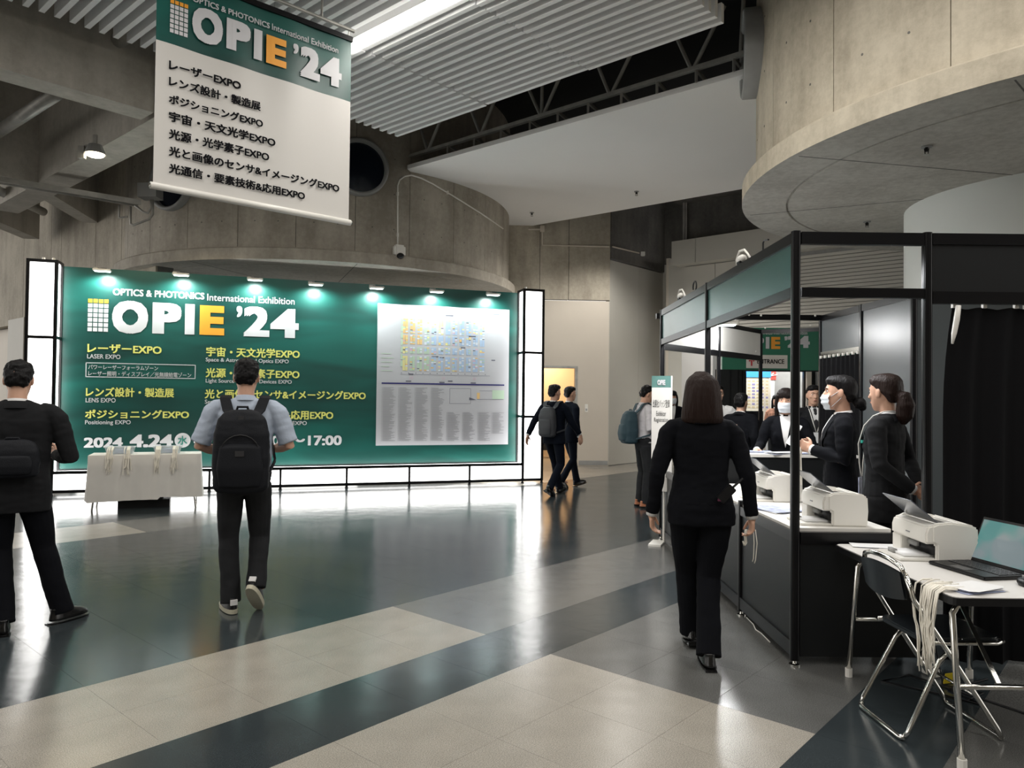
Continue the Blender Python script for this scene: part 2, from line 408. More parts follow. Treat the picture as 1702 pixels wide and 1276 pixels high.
# portholes
def porthole(c, r, ang, z, R, drumc, wall):
    a = ang; n = Vector((math.cos(a), math.sin(a), 0)); p = Vector((drumc[0], drumc[1], z)) + n * R
    t = Vector((-n.y, n.x, 0)); root = empty('window_%d' % wall, p, kind='structure')
    M = Matrix((t, Vector((0, 0, 1)), n)).transposed()
    m_ = MB(); K = 40; vs = []; fs = []
    for i in range(K):
        b = 2 * PI * i / K
        for rr, d in ((r, -.15), (r, .10), (r + .035, .12), (r + .06, .10), (r + .06, -.15)):
            vs.append(M @ Vector((rr * math.cos(b), rr * math.sin(b), d)))
    for i in range(K):
        for q in range(4): fs.append((i * 5 + q, i * 5 + q + 1, ((i + 1) % K) * 5 + q + 1, ((i + 1) % K) * 5 + q))
    m_.add(vs, fs); m_.build('window_frame', GREYP, root, smooth=True)
    m_ = MB(); m_.add([M @ Vector((r * math.cos(2 * PI * i / K), r * math.sin(2 * PI * i / K), .012)) for i in range(K)], [list(range(K))])
    m_.build('pane', SCREENG, root)
    return root
def drum_hit(px, py, c, R):
    r = ray(px, py); ox, oy = -c[0], -c[1]
    A = r.x ** 2 + r.y ** 2; B = 2 * (ox * r.x + oy * r.y); C = ox * ox + oy * oy - R * R
    t = (-B - math.sqrt(max(0, B * B - 4 * A * C))) / (2 * A); return CP + r * t
h = drum_hit(597, 279, LC, 3.93); porthole(LC, .42, math.atan2(h.y - LC[1], h.x - LC[0]), h.z, 3.93, LC, 1)
h = drum_hit(288, 304, LC, 3.93); porthole(LC, .42, math.atan2(h.y - LC[1], h.x - LC[0]), h.z, 3.93, LC, 2)
_a = math.radians(180 - 2); h = at(1262, 50, 7.6)
porthole(RC, .43, math.radians(166), 5.5, 3.46, RC, 3)
# left concrete wall on the grid, pieces between formwork joints, white wall below
wl = empty('wall_left_concrete', kind='structure')
WS = 5.42
ts = []
for px in (258, 228, 200, 157, 100, 83, 38, -20, -90, -180, -300):
    r = ray(px, 500); k = WS / (r.x * E2.x + r.y * E2.y); p = r * k; ts.append(p.x * E1.x + p.y * E1.y)
ts = ts + [ts[-1] + 4]
for a, b in zip(ts[:-1], ts[1:]):
    mb = MB(); gslab(mb, WS, WS + .2, a + .008, b - .008, 3.15, 7.3); mb.build('panel', CONCL, wl)
mb = MB(); gslab(mb, WS + .03, WS + .3, ts[0], ts[-1], 3.16, 7.29); mb.build('joint_backing', CONCD, wl)
mb = MB(); gslab(mb, WS + .25, WS + .4, ts[4], ts[-1], 0, 3.15); mb.build('wall_left_lower', BEIGE, None, kind='structure')
# sign board beside the light column, left
r = ray(36, 600); k = (WS + .2) / (r.x * E2.x + r.y * E2.y); p = r * k; tq = p.x * E1.x + p.y * E1.y
mb = MB(); gslab(mb, WS - .1, WS + .2, tq - 1.2, tq, 0, 3.25)
wp = mb.build('wall_pier', BEIGE2, None, kind='structure')
PW = Plane(ST(WS - .104, tq), -E1)
mb = MB()
def seg(a, b, w=.03):
    p, q = PW.pt(*a, .003), PW.pt(*b, .003); mb.bar(p, q, .004, w, up=PW.n.cross(q - p).normalized())
ux, zx = PW.uz(57, 558)
for dz in (.2, 0, -.2): seg((ux - .02, zx), (ux - .25, zx + dz))
seg((ux - .5, zx), (ux - .02, zx))
ux, zx = PW.uz(49, 604)
for k in range(3): seg((ux - .1 + .1 * k, zx - .18), (ux - .1 + .1 * k, zx + .0), .05)
seg((ux - .17, zx - .2), (ux + .17, zx - .2)); seg((ux - .17, zx + .03), (ux + .17, zx + .03)); seg((ux - .06, zx + .08), (ux - .06, zx + .2)); seg((ux + .06, zx + .08), (ux + .06, zx + .2))
mb.build('wayfinding_symbols', TGREY, wp)
# far wall in the middle: white below, concrete above, doorway
wf = empty('wall_back', kind='structure')
PB = Plane((-3.4, 16.4, 0), (5.59, .31, 0)); UB = 5.6
ud0 = PB.uz(900, 700)[0] - .35; ud1 = PB.uz(955, 700)[0]; zd = PB.uz(955, 612)[1]
zc = 3.72
for (u_, v_, z0, z1) in ((0, ud0, 0, zc), (ud1, UB, 0, zc), (ud0, ud1, zd, zc)):
    mb = MB(); PB.slab(mb, u_, v_, z0, z1, -.12, 0); mb.build('panel', BEIGE, wf)
uu = [PB.uz(x, 450)[0] for x in (838, 897, 945)]
for a, b in zip([uu[0] - .8] + uu, uu + [UB]):
    mb = MB(); PB.slab(mb, a + .006, b - .006, zc + .02, 7.3, -.12, .03); mb.build('panel', CONCL, wf)
mb = MB(); PB.slab(mb, uu[0] - .8, UB, zc + .03, 7.29, -.12, 0); mb.build('joint_backing', CONCD, wf)
d1 = empty('door_1', PB.pt(ud1, 0), kind='structure')
inv = Matrix.Translation(-d1.location)
mb = MB(); PB.slab(mb, ud0 - .05, ud0, 0, zd + .05, -.14, .02); PB.slab(mb, ud1, ud1 + .06, 0, zd + .05, -.14, .02); PB.slab(mb, ud0, ud1, zd, zd + .05, -.14, .02)
mb.xf(inv).build('door_frame', STEEL, d1)
mb = MB(); PB.slab(mb, ud1 - .04, ud1 + .0, 1.0, 1.75, -.1, -.02); mb.xf(inv).build('door_hinge_plate', STEEL, d1)
mb = MB(); PB.slab(mb, ud1 + .1, UB - .02, .02, .12, 0, .015); mb.build('baseboard_back', GREYP, None, kind='structure')
u_, z_ = PB.uz(974.5, 678); mb = MB(); PB.slab(mb, u_ - .035, u_ + .035, z_ - .09, z_ + .09, .0, .02)
o = mb.build('wall_switch', WPL, None, bevel=.004, label='small white switch plate on the beige wall right of the lit doorway', cat='switch')
mb = MB(); PB.slab(mb, u_ - .018, u_ + .018, z_ - .06, z_ - .01, .018, .026); mb.build('rocker', mat('switch_grey', (.4, .4, .4), .5), o)
# room beyond the door
rm = empty('wall_back_room', kind='structure')
mb = MB(); mb.box((.3, 19.4, 1.5), (3.6, .1, 3)); mb.box((1.95, 18.15, 1.5), (.1, 2.5, 3)); mb.box((-1.5, 18.15, 1.5), (.1, 2.5, 3)); mb.box((.3, 18.15, 3.0), (3.6, 2.5, .08))
mb.build('room_shell', mat('warm_wall', (.72, .56, .38), .6), rm)
bn = empty('bench', at(896, 760, 18.9), label='low padded bench seen through the lit doorway', cat='bench')
bn.location.z = 0
mb = MB(); mb.box((0, 0, .42), (1.2, .4, .08)); mb.build('seat', BEIGE, bn, bevel=.01)
mb = MB(); mb.box((0, 0, .28), (1.1, .34, .16)); mb.build('drawer', BLKP, bn, bevel=.005)
for sx in (-1, 1):
    for sy in (-1, 1): mb = MB(); mb.box((sx * .52, sy * .15, .1), (.04, .04, .2)); mb.build('leg', BLKP, bn)
# angled wall to the right, running away on the grid
W2 = empty('wall_back_right', kind='structure')
P2 = Plane((2.19, 16.70, 0), E2); L2 = 2.45
um = P2.uz(1061, 600)[0]
for a, b in ((0, um), (um, L2)):
    mb = MB(); P2.slab(mb, a + .004, b - .004, .02, 4.66, -.1, .0); mb.build('panel', BEIGE2, W2)
mb = MB(); P2.slab(mb, 0, L2, 0, 4.65, -.1, -.012); mb.build('joint_backing', GREYP, W2)
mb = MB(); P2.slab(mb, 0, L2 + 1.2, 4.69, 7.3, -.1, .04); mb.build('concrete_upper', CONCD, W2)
mb = MB(); P2.slab(mb, L2 - .02, L2 + .06, 0, 4.9, -.2, .12); P2.slab(mb, L2 + .06, L2 + .5, 0, 4.88, -.2, .05); mb.build('pier', BEIGE2, W2)
# entrance wall on the other grid direction: band, panels, fine siding
W3 = empty('wall_entrance', kind='structure')
q = at(1127, 405, 17.3); P3 = Plane((q.x, q.y, 0), -E1)
def u3(px): return P3.uz(px, 550)[0]
mb = MB(); a = u3(1165)
P3.slab(mb, 0, a, 4.62, 5.17, -.1, .30); mb.build('fascia', BEIGE2, W3)
mb = MB(); P3.slab(mb, a + .01, 11, 4.62, 5.17, -.1, .30); mb.build('fascia', BEIGE2, W3)
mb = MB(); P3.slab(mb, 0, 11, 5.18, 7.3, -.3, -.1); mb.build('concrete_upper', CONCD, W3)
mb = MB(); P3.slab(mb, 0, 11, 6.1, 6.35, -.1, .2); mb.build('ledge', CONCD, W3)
us = [u3(x) for x in (1138, 1188, 1228)]
for a, b in zip(us[:-1], us[1:]):
    for z0, z1 in ((.02, 2.3), (2.31, 4.6)):
        mb = MB(); P3.slab(mb, a + .005, b - .005, z0, z1, -.1, 0); mb.build('panel', BEIGE2, W3)
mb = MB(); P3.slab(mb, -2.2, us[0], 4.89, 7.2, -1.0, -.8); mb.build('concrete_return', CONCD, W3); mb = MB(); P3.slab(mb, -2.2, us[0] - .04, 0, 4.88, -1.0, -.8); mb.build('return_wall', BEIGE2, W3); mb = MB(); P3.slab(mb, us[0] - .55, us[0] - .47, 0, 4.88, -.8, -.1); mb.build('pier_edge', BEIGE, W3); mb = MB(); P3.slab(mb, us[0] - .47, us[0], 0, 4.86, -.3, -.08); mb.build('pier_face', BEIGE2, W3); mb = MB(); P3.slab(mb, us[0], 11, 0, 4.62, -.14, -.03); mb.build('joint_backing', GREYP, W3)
mb = MB(); z = 2.45
while z < 4.52:
    P3.slab(mb, us[-1] + .01, 11, z, z + .061, -.02, .012); z += .075
mb.build('siding_slats', BEIGE2, W3, kind='stuff')
# vertical pipes on the dark wall
pp = empty('riser_pipes', label='pair of thin dark vertical pipes on the dark concrete above the beige fascia', cat='pipe')
mb = MB()
for px in (1136, 1140):
    p = at(px, 400, 17.15); mb.tube([(p.x, p.y, 5.15), (p.x, p.y, 7.2)], .022, 8)
mb.build('pipe', STEEL, pp)
# white slab soffit
near = [atz(677, 281, 5.39), atz(1257, 118, 5.39)]; far = [atz(840, 383, 5.39), atz(1257, 310, 5.39)]
def line_ext(a, b, k): return b + (b - a) * k
v = [near[0], line_ext(near[0], near[1], .35), line_ext(far[0], far[1], .45), line_ext(far[1], far[0], .12)]
mb = MB(); lo = [Vector((p.x, p.y, 5.39)) for p in v]; hi = [Vector((p.x, p.y, 5.46)) for p in v]
mb.add(lo + hi, [(0, 1, 2, 3), (7, 6, 5, 4), (0, 4, 5, 1), (1, 5, 6, 2), (2, 6, 7, 3), (3, 7, 4, 0)])
mb.build('ceiling_slab', SLABM, None, kind='structure')
def sprinkler(p, label):
    r = empty('sprinkler', p, label=label, cat='sprinkler')
    mb = MB(); mb.tube([(0, 0, 0), (0, 0, -.012)], .045, 12); mb.build('rosette', GREYP, r)
    mb = MB(); mb.tube([(0, 0, -.012), (0, 0, -.05)], .014, 8); mb.bar((-.02, 0, -.02), (-.012, 0, -.075), .006, .006); mb.bar((.02, 0, -.02), (.012, 0, -.075), .006, .006); mb.build('head', BPL, r)
    mb = MB(); mb.tube([(0, 0, -.075), (0, 0, -.08)], .028, 10); mb.build('deflector', STEEL, r)
sprinkler(atz(884, 353, 5.39), 'sprinkler head on the white soffit, the left one of two')
sprinkler(atz(1058, 318, 5.39), 'sprinkler head on the white soffit, the right one nearer the column')
sprinkler(atz(1540, 243, 3.80), 'sprinkler under the right concrete drum, nearer and larger')
sprinkler(atz(1441, 368, 3.80), 'sprinkler under the right concrete drum, just above the booth rail')
# truss in the gap
tr = empty('roof_truss', label='grey steel tube truss in the gap above the white soffit', cat='truss')
SQ = 8.33
def tr_pt(zx, zy, zz=None):
    px, py = 550 + zx / 2.269, zy / 2.269; r = ray(px, py); k = SQ / (r.x * E2.x + r.y * E2.y); return CP + r * k
mb = MB(); mb.bar(tr_pt(265, 600), tr_pt(1660, 170), .07, .05); mb.build('lower_chord', STEEL, tr)
mb = MB(); a, b = tr_pt(265, 600), tr_pt(1660, 170); mb.bar(a + Vector((0, 0, 1.15)), b + Vector((0, 0, 1.15)), .07, .06); mb.build('upper_chord', STEEL, tr)
for (x0, y0, x1, y1) in ((340, 485, 363, 567), (412, 455, 367, 567), (530, 418, 562, 503), (612, 392, 567, 503), (750, 345, 790, 435), (797, 330, 795, 435), (855, 310, 800, 435), (1010, 255, 1050, 355), (1122, 222, 1058, 355), (1308, 150, 1358, 260), (1440, 112, 1368, 258), (278, 500, 272, 598), (1553, 60, 1545, 205)):
    a, b = tr_pt(x0, y0), tr_pt(x1, y1); d = (a - b)
    mb = MB(); mb.tube([b, b + d * 1.6], .026, 8); mb.build('web_tube', STEEL, tr)
for x in (440, 540, 640, 750, 855, 970, 1095, 1230, 1378, 1520):
    y = 598 + (x - 265) * (205 - 598) / (1570 - 265); a = tr_pt(x, y); b = a + E2 * .55 - Vector((0, 0, .12))
    mb = MB(); mb.bar(a, b, .03, .04); mb.bar(a, a - Vector((0, 0, .16)), .03, .03); mb.build('hanger', STEEL, tr)
# conduits on drums and walls
def drum_line(pts, c, R): return [drum_hit(x, y, c, R) for x, y in pts]
cam_c = drum_hit(661, 420, LC, 3.97)
cd = empty('camera_conduit', label='thin white conduit curving down the concrete drum to the security camera', cat='conduit')
mb = MB(); pts = drum_line([(661, 408), (661, 375), (661, 330), (661, 308), (664, 299), (672, 293), (684, 291), (700, 296), (720, 306), (760, 330), (800, 355), (836, 380)], LC, 3.96)
mb.tube(pts, .014, 8); mb.build('tube', WPL, cd, smooth=True)
mb = MB()
for x, y in ((661, 390), (661, 322), (744, 320)):
    p = drum_hit(x, y, LC, 3.96); mb.tube([p - Vector((0, 0, .03)), p + Vector((0, 0, .03))], .02, 8)
mb.build('coupling', WPL, cd)
sc_ = empty('security_camera', cam_c, label='white box security camera mounted low on the concrete drum above the green wall', cat='camera')
nn = Vector((cam_c.x - LC[0], cam_c.y - LC[1], 0)).normalized(); az = math.atan2(nn.y, nn.x) - PI / 2; sc_.rotation_euler = (0, 0, az)
mb = MB(); mb.box((0, .06, .02), (.2, .14, .2)); mb.build('housing', WPL, sc_, smooth=True, bevel=.03)
mb = MB(); mb.ell((0, .12, -.07), (.065, .06, .05)); mb.build('lens_dome', BPL, sc_, smooth=True)
mb = MB(); mb.box((0, .0, .02), (.14, .04, .16)); mb.build('bracket', WPL, sc_)
jc = empty('wall_conduit', label='thin beige conduit with junction boxes on the concrete wall below the soffit', cat='conduit')
mb = MB(); A = lambda x, y: PB.pt(*PB.uz(x, y), .05); B2_ = lambda x, y: P2.pt(*P2.uz(x, y), .07)
mb.tube([A(901, 384), A(901, 408), A(1012, 410.5)], .018, 8); mb.tube([B2_(1014, 410.5), B2_(1058, 421)], .018, 8); mb.tube([A(878, 382), A(900, 382)], .018, 8); mb.build('tube', BEIGE, jc)
mb = MB(); mb.box(A(901, 381), (.1, .06, .14)); mb.build('junction_box', BEIGE, jc, bevel=.006)
mb = MB(); mb.box(B2_(1064, 422.5), (.1, .1, .1)); mb.build('junction_box', WPL, jc, bevel=.006)
# ceiling baffles
ZB = 5.40; HB = 3.9
bf = empty('ceiling_baffles', kind='structure', label='rows of white louvre baffles hung below the dark deck')
bm_ = MB(); bm_.box((0, 0, .1), (.055, 1.0, .2)); bme = bm_.mesh('baffle'); bme.materials.append(BAFF)
segs = [(8.61, 6.77), (6.75, 5.12), (5.10, 3.40)]; n_b = 0
k = 0; s = 7.08
while s > .15:
    for i, (t1, t0) in enumerate(segs + [(3.38, 1.4)]):
        if i == 3 and s > 4.8: continue
        if s < 2.2 and i > 1: continue
        c = ST(s, (t0 + t1) / 2, ZB + (.012 if i % 2 else 0)); 
        if n_b < 300:
            o = bpy.data.objects.new('baffle', bme); COL.objects.link(o); o.parent = bf; o.location = c; o.rotation_euler = (0, 0, GA); o.scale = (1, t1 - t0, 1); n_b += 1
    s -= .143
    if abs(s - 4.9) < .1: s -= .09
mb = MB()
for t in (8.2, 7.2, 6.3, 5.5, 4.6, 3.8): gslab(mb, .2, 7.1, t - .02, t + .02, ZB + .22, ZB + .25)
mb.build('baffle_carriers', STEEL, bf, kind='stuff')
# fluorescent strip among the baffles
fs_ = empty('strip_light', label='bright continuous strip light running between the white baffles', cat='ceiling light')
mb = MB(); gslab(mb, 4.84, 4.95, 3.0, 6.9, 5.34, 5.40); mb.build('diffuser', TUBE, fs_)
mb = MB(); gslab(mb, 4.82, 4.97, 3.0, 6.9, 5.402, 5.46); mb.build('housing', BAFF, fs_)
# left beams
def beam(name, a, b, w, z0, z1, m=CONCB):
    mb = MB(); a = Vector((a.x, a.y, (z0 + z1) / 2)); b = Vector((b.x, b.y, (z0 + z1) / 2)); mb.bar(a, b, w, z1 - z0); return mb.build(name, m, cl)
zb = 4.84
beam('beam', ST(3.78 + .2, 8.75), ST(3.78 + .2, 16), .42, zb, 7.25)
beam('beam', ST(3.7, 9.15), ST(-6, 9.15), .36, zb, 7.25)
p = atz(51, 311, zb); q = atz(150, 370, zb); beam('brace_beam', p + (p - q) * .05, q, .3, zb, 6.6)
p = atz(-60, 350, zb); q = atz(52, 397, zb); beam('brace_beam', p, q, .32, zb, 6.6)
beam('beam', ST(4.0, 13.6), ST(-6, 13.6), .36, zb, 7.25)
# pipes
def pipe(label, a, b, r, m=STEEL, collar=None):
    e = empty('duct_pipe', label=label, cat='pipe'); mb = MB(); mb.tube([a, b], r, 14); mb.build('tube', m, e, smooth=True)
    if collar: mb = MB(); d = (b - a).normalized(); mb.tube([a - d * .02, a + d * .03], r + .05, 16); mb.build('sleeve', BPL, e, smooth=True)
p = ST(3.2, 8.95, 5.35); pipe('short grey pipe with dark sleeve under the white baffles at upper left', atz(172, 84, 5.55), atz(255, 28, 5.55), .085, collar=True)
pipe('long grey pipe crossing behind the concrete beam at the left edge', atz(-20, 230, 5.3), atz(95, 155, 5.3), .085)
pipe('grey pipe in the dark bay at the left edge under the cable tray', atz(-20, 308, 5.0), atz(72, 352, 5.0), .08)
ct = empty('cable_tray', label='narrow grey cable tray crossing below the left concrete beams', cat='cable tray')
a = at(-20, 296, 10.6); b = at(232, 338, 11.9)
mb = MB(); mb.bar(a, b, .16, .015)
x = (b - a).normalized().cross(Vector((0, 0, 1)))
mb.bar(a + x * .08, b + x * .08, .012, .08); mb.bar(a - x * .08, b - x * .08, .012, .08); mb.build('tray', STEEL, ct)
mb = MB(); mb.bar(at(250, 307, 12.0) , at(250, 330, 12.0), .3, .25, up=(0, 1, 0)); mb.build('junction_box', GREYP, ct)
mb = MB(); mb.tube([at(198, 341, 11.8), at(198, 362, 11.8), at(212, 360, 11.8)], .018, 8); mb.tube([at(217, 343, 11.8), at(217, 372, 11.8), at(222, 374, 11.8), at(248, 364, 11.8), at(254, 356, 11.8), at(254, 332, 11.8)], .02, 8)
mb.tube([at(224, 341, 11.8), at(238, 352, 11.8), at(246, 354, 11.8), at(251, 345, 11.8), at(251, 332, 11.8)], .018, 8); mb.build('conduit', STEEL, ct, smooth=True)
sp_ = empty('spotlight', atz(158, 256, 4.62), label='glowing round spotlight clamped under the left concrete beam', cat='spotlight')
mb = MB(); mb.tube([(0, 0, .0), (0, 0, .12)], [.13, .08], 16); mb.build('reflector', GREYP, sp_)
mb = MB(); mb.ell((0, 0, 0), (.115, .115, .045)); mb.build('lamp', LAMP, sp_)
mb = MB(); mb.box((-.17, 0, .02), (.08, .06, .16)); mb.bar((-.14, 0, .1), (0, 0, .12), .03, .03); mb.bar((0, 0, .1), (0, 0, .25), .04, .04); mb.build('bracket', STEEL, sp_)
l = bpy.data.lights.new('spot_lamp', 'SPOT'); l.energy = 110; l.spot_size = 2.6; l.color = (1, .85, .6); l.shadow_soft_size = .1
o = bpy.data.objects.new('spot_lamp', l); COL.objects.link(o); o.location = atz(158, 256, 4.62) - Vector((0, 0, .06))
# ================================================================== GREEN LIGHT WALL
A0 = Vector((-6.658, 10.866, 0)); A1 = Vector((.547, 13.265, 0)); WD = (A1 - A0).normalized(); WL = (A1 - A0).length
PWf = Plane(A0, WD)                    # front of the light boxes
DEP = .30; PG = Plane(A0 - PWf.n * DEP, WD)   # green panel
bw = empty('exhibition_backdrop', A0, label='long green exhibition backdrop wall framed by glowing white light boxes', cat='display wall')
def child(mb, name, m, parent=bw, **k):
    o = mb.xf(Matrix.Translation(-parent_loc(parent))).build(name, m, parent, **k); return o
def parent_loc(p):
    v = Vector(p.location); 
    while p.parent: p = p.parent; v = v + Vector(p.location)
    return v
def shift(o, parent): 
    o.data.transform(Matrix.Translation(-parent_loc(parent))); return o
TOP = 3.46; BH = .36
cw0 = PWf.uz(104, 440)[0]; uL = PWf.uz(64, 440)[0]; uR0 = PWf.uz(873, 500)[0]; uR = PWf.uz(902, 500)[0]
cwid = .36; uL = -.42; uLi = uL + cwid; uR = PWf.uz(901.5, 640)[0]; uRi = uR - cwid
gt = 3.42
mb = MB(); PG.slab(mb, uLi - .05, uRi + .05, BH, gt, -.05, 0); child(mb, 'printed_panel', GRN)
def lightbox(u0_, u1_, z0, z1, divs, vertical):
    f = .022
    mb = MB()
    if vertical:
        PWf.slab(mb, u0_ + .01, u1_ - .01, z0 + .02, z1 - .02, -DEP, -.012)
    else: PWf.slab(mb, u0_ + .01, u1_ - .01, z0 + .02, z1 - .02, -DEP, -.012)
    child(mb, 'light_panel', LITE)
    for u in (u0_, u1_):
        if not vertical: continue
        for o in (-DEP, 0):
            mb = MB(); PWf.slab(mb, u - f, u + f, z0, z1, o - .022, o + .022); child(mb, 'post', BLK)
    for z in ([z0 + f, z1 - f] + (divs if vertical else [])):
        for o in (-DEP, 0):
            mb = MB(); PWf.slab(mb, u0_, u1_, z - f, z + f, o - .02, o + .02); child(mb, 'rail', BLK)
        if vertical:
            for u in (u0_, u1_):
                mb = MB(); PWf.slab(mb, u - f, u + f, z - f, z + f, -DEP, 0); child(mb, 'rail', BLK)
    if not vertical:
        for u in divs:
            mb = MB(); PWf.slab(mb, u - f * .8, u + f * .8, z0 - .05, z1, -.02, .02); child(mb, 'post', BLK)
            mb = MB(); mb.tube([PWf.pt(u, .0), PWf.pt(u, .05)], [.03, .012], 10); child(mb, 'foot', BLK)
lightbox(uL, uLi, .04, TOP, [1.18, 2.32], True)
lightbox(uRi, uR, .04, TOP, [1.18, 2.32], True)
dv = [PWf.uz(x, 800)[0] for x in (222, 348, 466, 576, 680, 780)]
lightbox(uLi, uRi, .04, BH, dv, False)
for u in (uL, uLi, uRi, uR):
    mb = MB(); mb.tube([PWf.pt(u, 0), PWf.pt(u, .045)], [.03, .014], 10); child(mb, 'foot', BLK)
T = lambda *a, **k: shift(PG.text(*a, parent=bw, **k), bw)
def tx(body, x0, x1, xr, yt, yb, m=TWHITE, bold=.03): return shift(PG.text(body, x0, x1, xr, yt, yb, m, bw, bold), bw)
tx('OPTICS & PHOTONICS', 188, 340, 190, 479, 490.5, bold=.03); tx('International Exhibition', 344.5, 490, 346, 488, 499.5, bold=.012)
def grid(P, x0, x1, xr, yt, yb, par, off=.006):
    ua, _ = P.uz(x0, yt); ub, _ = P.uz(x1, yt); _, zt = P.uz(xr, yt); _, zb_ = P.uz(xr, yb)
    w = (ub - ua) / 4; h_ = (zt - zb_) / 7
    for mm, rows in ((TORANGE, [0]), (TWHITE, range(1, 7))):
        mb = MB()
        for r_ in rows:
            for c_ in range(4): P.quad(mb, ua + w * (c_ + .08), ua + w * (c_ + .9), zt - h_ * (r_ + .9), zt - h_ * (r_ + .1), off)
        mb.xf(Matrix.Translation(-parent_loc(par))).build('logo_squares', mm, par)
grid(PG, 146, 181.5, 147, 495.5, 551, bw)
tx('O', 187, 247, 190, 498.5, 553.5, bold=.06); tx('P', 254, 302, 256, 502.5, 554, bold=.065); tx('I', 308, 324, 309, 505, 555.5, bold=.03); tx('E', 332.5, 373.5, 333, 507, 556, TORANGE, .06)
tx('’', 393.5, 403, 395, 508.5, 527, bold=.02); tx('2', 405.5, 448.5, 406, 508.5, 558.5, bold=.045); tx('4', 450, 497, 451, 512, 560.5, bold=.055)
tx('レーザーEXPO', 145.5, 269, 147, 570.5, 586, TYEL, .028); tx('LASER EXPO', 145, 200.5, 146, 588, 595.5, bold=.016)
tx('パワーレーザーフォーラムゾーン', 147, 263, 148, 605.5, 613.5, bold=.012); tx('レーザー照明・ディスプレイ／光無線給電ゾーン', 147, 318, 148, 616, 624.5, bold=.012)
ua, za = PG.uz(142.6, 602); ub, zb_ = PG.uz(325, 627); _, zb_ = PG.uz(143, 626.5)
mb = MB(); e = .012
for q in ((ua, ub, za - e, za), (ua, ub, zb_, zb_ + e), (ua, ua + e, zb_, za), (ub - e, ub, zb_, za)): PG.quad(mb, *q, .004)
child(mb, 'printed_frame', TWHITE)
tx('レンズ設計・製造展', 143, 289.5, 144, 643, 659, TYEL, .028); tx('LENS EXPO', 142.5, 192.5, 143, 661, 668.5, bold=.016)
tx('ポジショニングEXPO', 141.7, 314.5, 143, 680.5, 695.5, TYEL, .028); tx('Positioning EXPO', 141.5, 217.5, 142, 698, 707, bold=.016)
tx('2024', 139.5, 204.5, 141, 727, 744, bold=.04); tx('4.24', 216, 288, 217, 722, 743.5, bold=.045)
def disc(x, y, r, ch):
    u, z = PG.uz(x, y); r = r * 11.4 / F; mb = MB()
    mb.add([PG.pt(u + r * math.cos(a * PI / 16), z + r * math.sin(a * PI / 16), .005) for a in range(32)], [list(range(32))]); child(mb, 'printed_disc', TWHITE)
    shift(PG.textuz(ch, u - r * .6, u + r * .6, z - r * .6, z + r * .6, TGREEN, bw, .02, .008), bw)
disc(303.5, 731.5, 12.5, '水'); disc(388, 731.5, 12.5, '金')
u, z = PG.uz(322, 734); u2, _ = PG.uz(333, 734); mb = MB(); PG.quad(mb, u, u2, z - .02, z + .02, .004); child(mb, 'printed_dash', TWHITE)
tx('26', 337, 373, 338, 722, 742, bold=.045); tx('10:00〜17:00', 421, 568, 423, 724, 741, bold=.035)
tx('宇宙・天文光学EXPO', 343, 498.5, 344, 576, 592, TYEL, .028); tx('Space & Astronomical Optics EXPO', 342, 480, 343, 594, 602.5, bold=.016)
tx('光源・光学素子EXPO', 342, 498, 343, 611, 627, TYEL, .028); tx('Light Source & Optical Devices EXPO', 342, 485, 343, 629, 637.5, bold=.016)
tx('光と画像のセンサ&イメージングEXPO', 340.5, 608, 342, 646.5, 662, TYEL, .028); tx('Sensor & Imaging EXPO', 340.5, 435, 342, 664, 673, bold=.016)
tx('光通信・要素技術&応用EXPO', 340, 554, 341, 681, 697, TYEL, .028); tx('Optical Technology & Applications EXPO', 339.5, 510, 341, 699.5, 708.5, bold=.016)
# map poster
u0m, _ = PG.uz(626.5, 600); u1m, _ = PG.uz(845.5, 600); _, z1m = PG.uz(628.4, 504); _, z0m = PG.uz(624.2, 740.3)
ps = empty('floor_plan_poster', PG.pt(u0m, z0m), label='large white floor plan poster mounted on the right of the green backdrop', cat='poster')
mb = MB(); PG.slab(mb, u0m, u1m, z0m, z1m, .002, .012); child(mb, 'sheet', mat('poster_sheet', (.48, .48, .51), .35), ps)
pw, ph = u1m - u0m, z1m - z0m
def PQ(mb, x0, x1, y0, y1): PG.quad(mb, u0m + pw * x0, u0m + pw * x1, z1m - ph * y1, z1m - ph * y0, .0145)
R_ = random.Random(3)
cols = {'b': (.38, .50, .68), 'y': (.72, .66, .30), 'o': (.75, .50, .22), 'g': (.45, .58, .45), 'p': (.62, .40, .50), 'k': (.12, .12, .16), 'w': (.62, .66, .74)}
mats_ = {k: mat('map_' + k, c, .5) for k, c in cols.items()}; mbs = {k: MB() for k in cols}
rowy = [(.10, .205), (.215, .285), (.30, .355), (.365, .47)]
for ri, (ya, yb) in enumerate(rowy):
    for ci in range(12):
        x = .185 + ci * .053
        base = 'o' if (ci < 3 and ri < 2) else 'y' if (ci < 1 or (ci < 3 and ri == 0) or ci == 5 and ri == 0) else 'g' if (ci < 4) else 'b'
        n_ = int((yb - ya) / .0095)
        for j in range(n_):
            for h_ in range(2):
                k = base if R_.random() < .62 else R_.choice('bwgyoww')
                if R_.random() < .06: k = 'k' if R_.random() < .5 else 'p'
                x0_ = x + h_ * .019; y0_ = ya + j * .0095
                PQ(mbs[k], x0_, x0_ + .017, y0_, y0_ + (.0085 if k != 'k' else .004))
for k in mbs: 
    if k != 'k' and k != 'w': 
        pass
for x, y, w in ((.5, .06, .06), (.68, .205, .055), (.62, .29, .035), (.40, .36, .05), (.46, .365, .035), (.23, .49, .035), (.525, .535, .035), (.21, .54, .04), (.46, .545, .04), (.70, .545, .04), (.86, .035, .06), (.86, .375, .03)): PQ(mbs['k'], x, x + w, y, y + .008)
for k in range(13): PQ(mbs['k'], .175 + .053 * k, .180 + .053 * k, .483, .489)
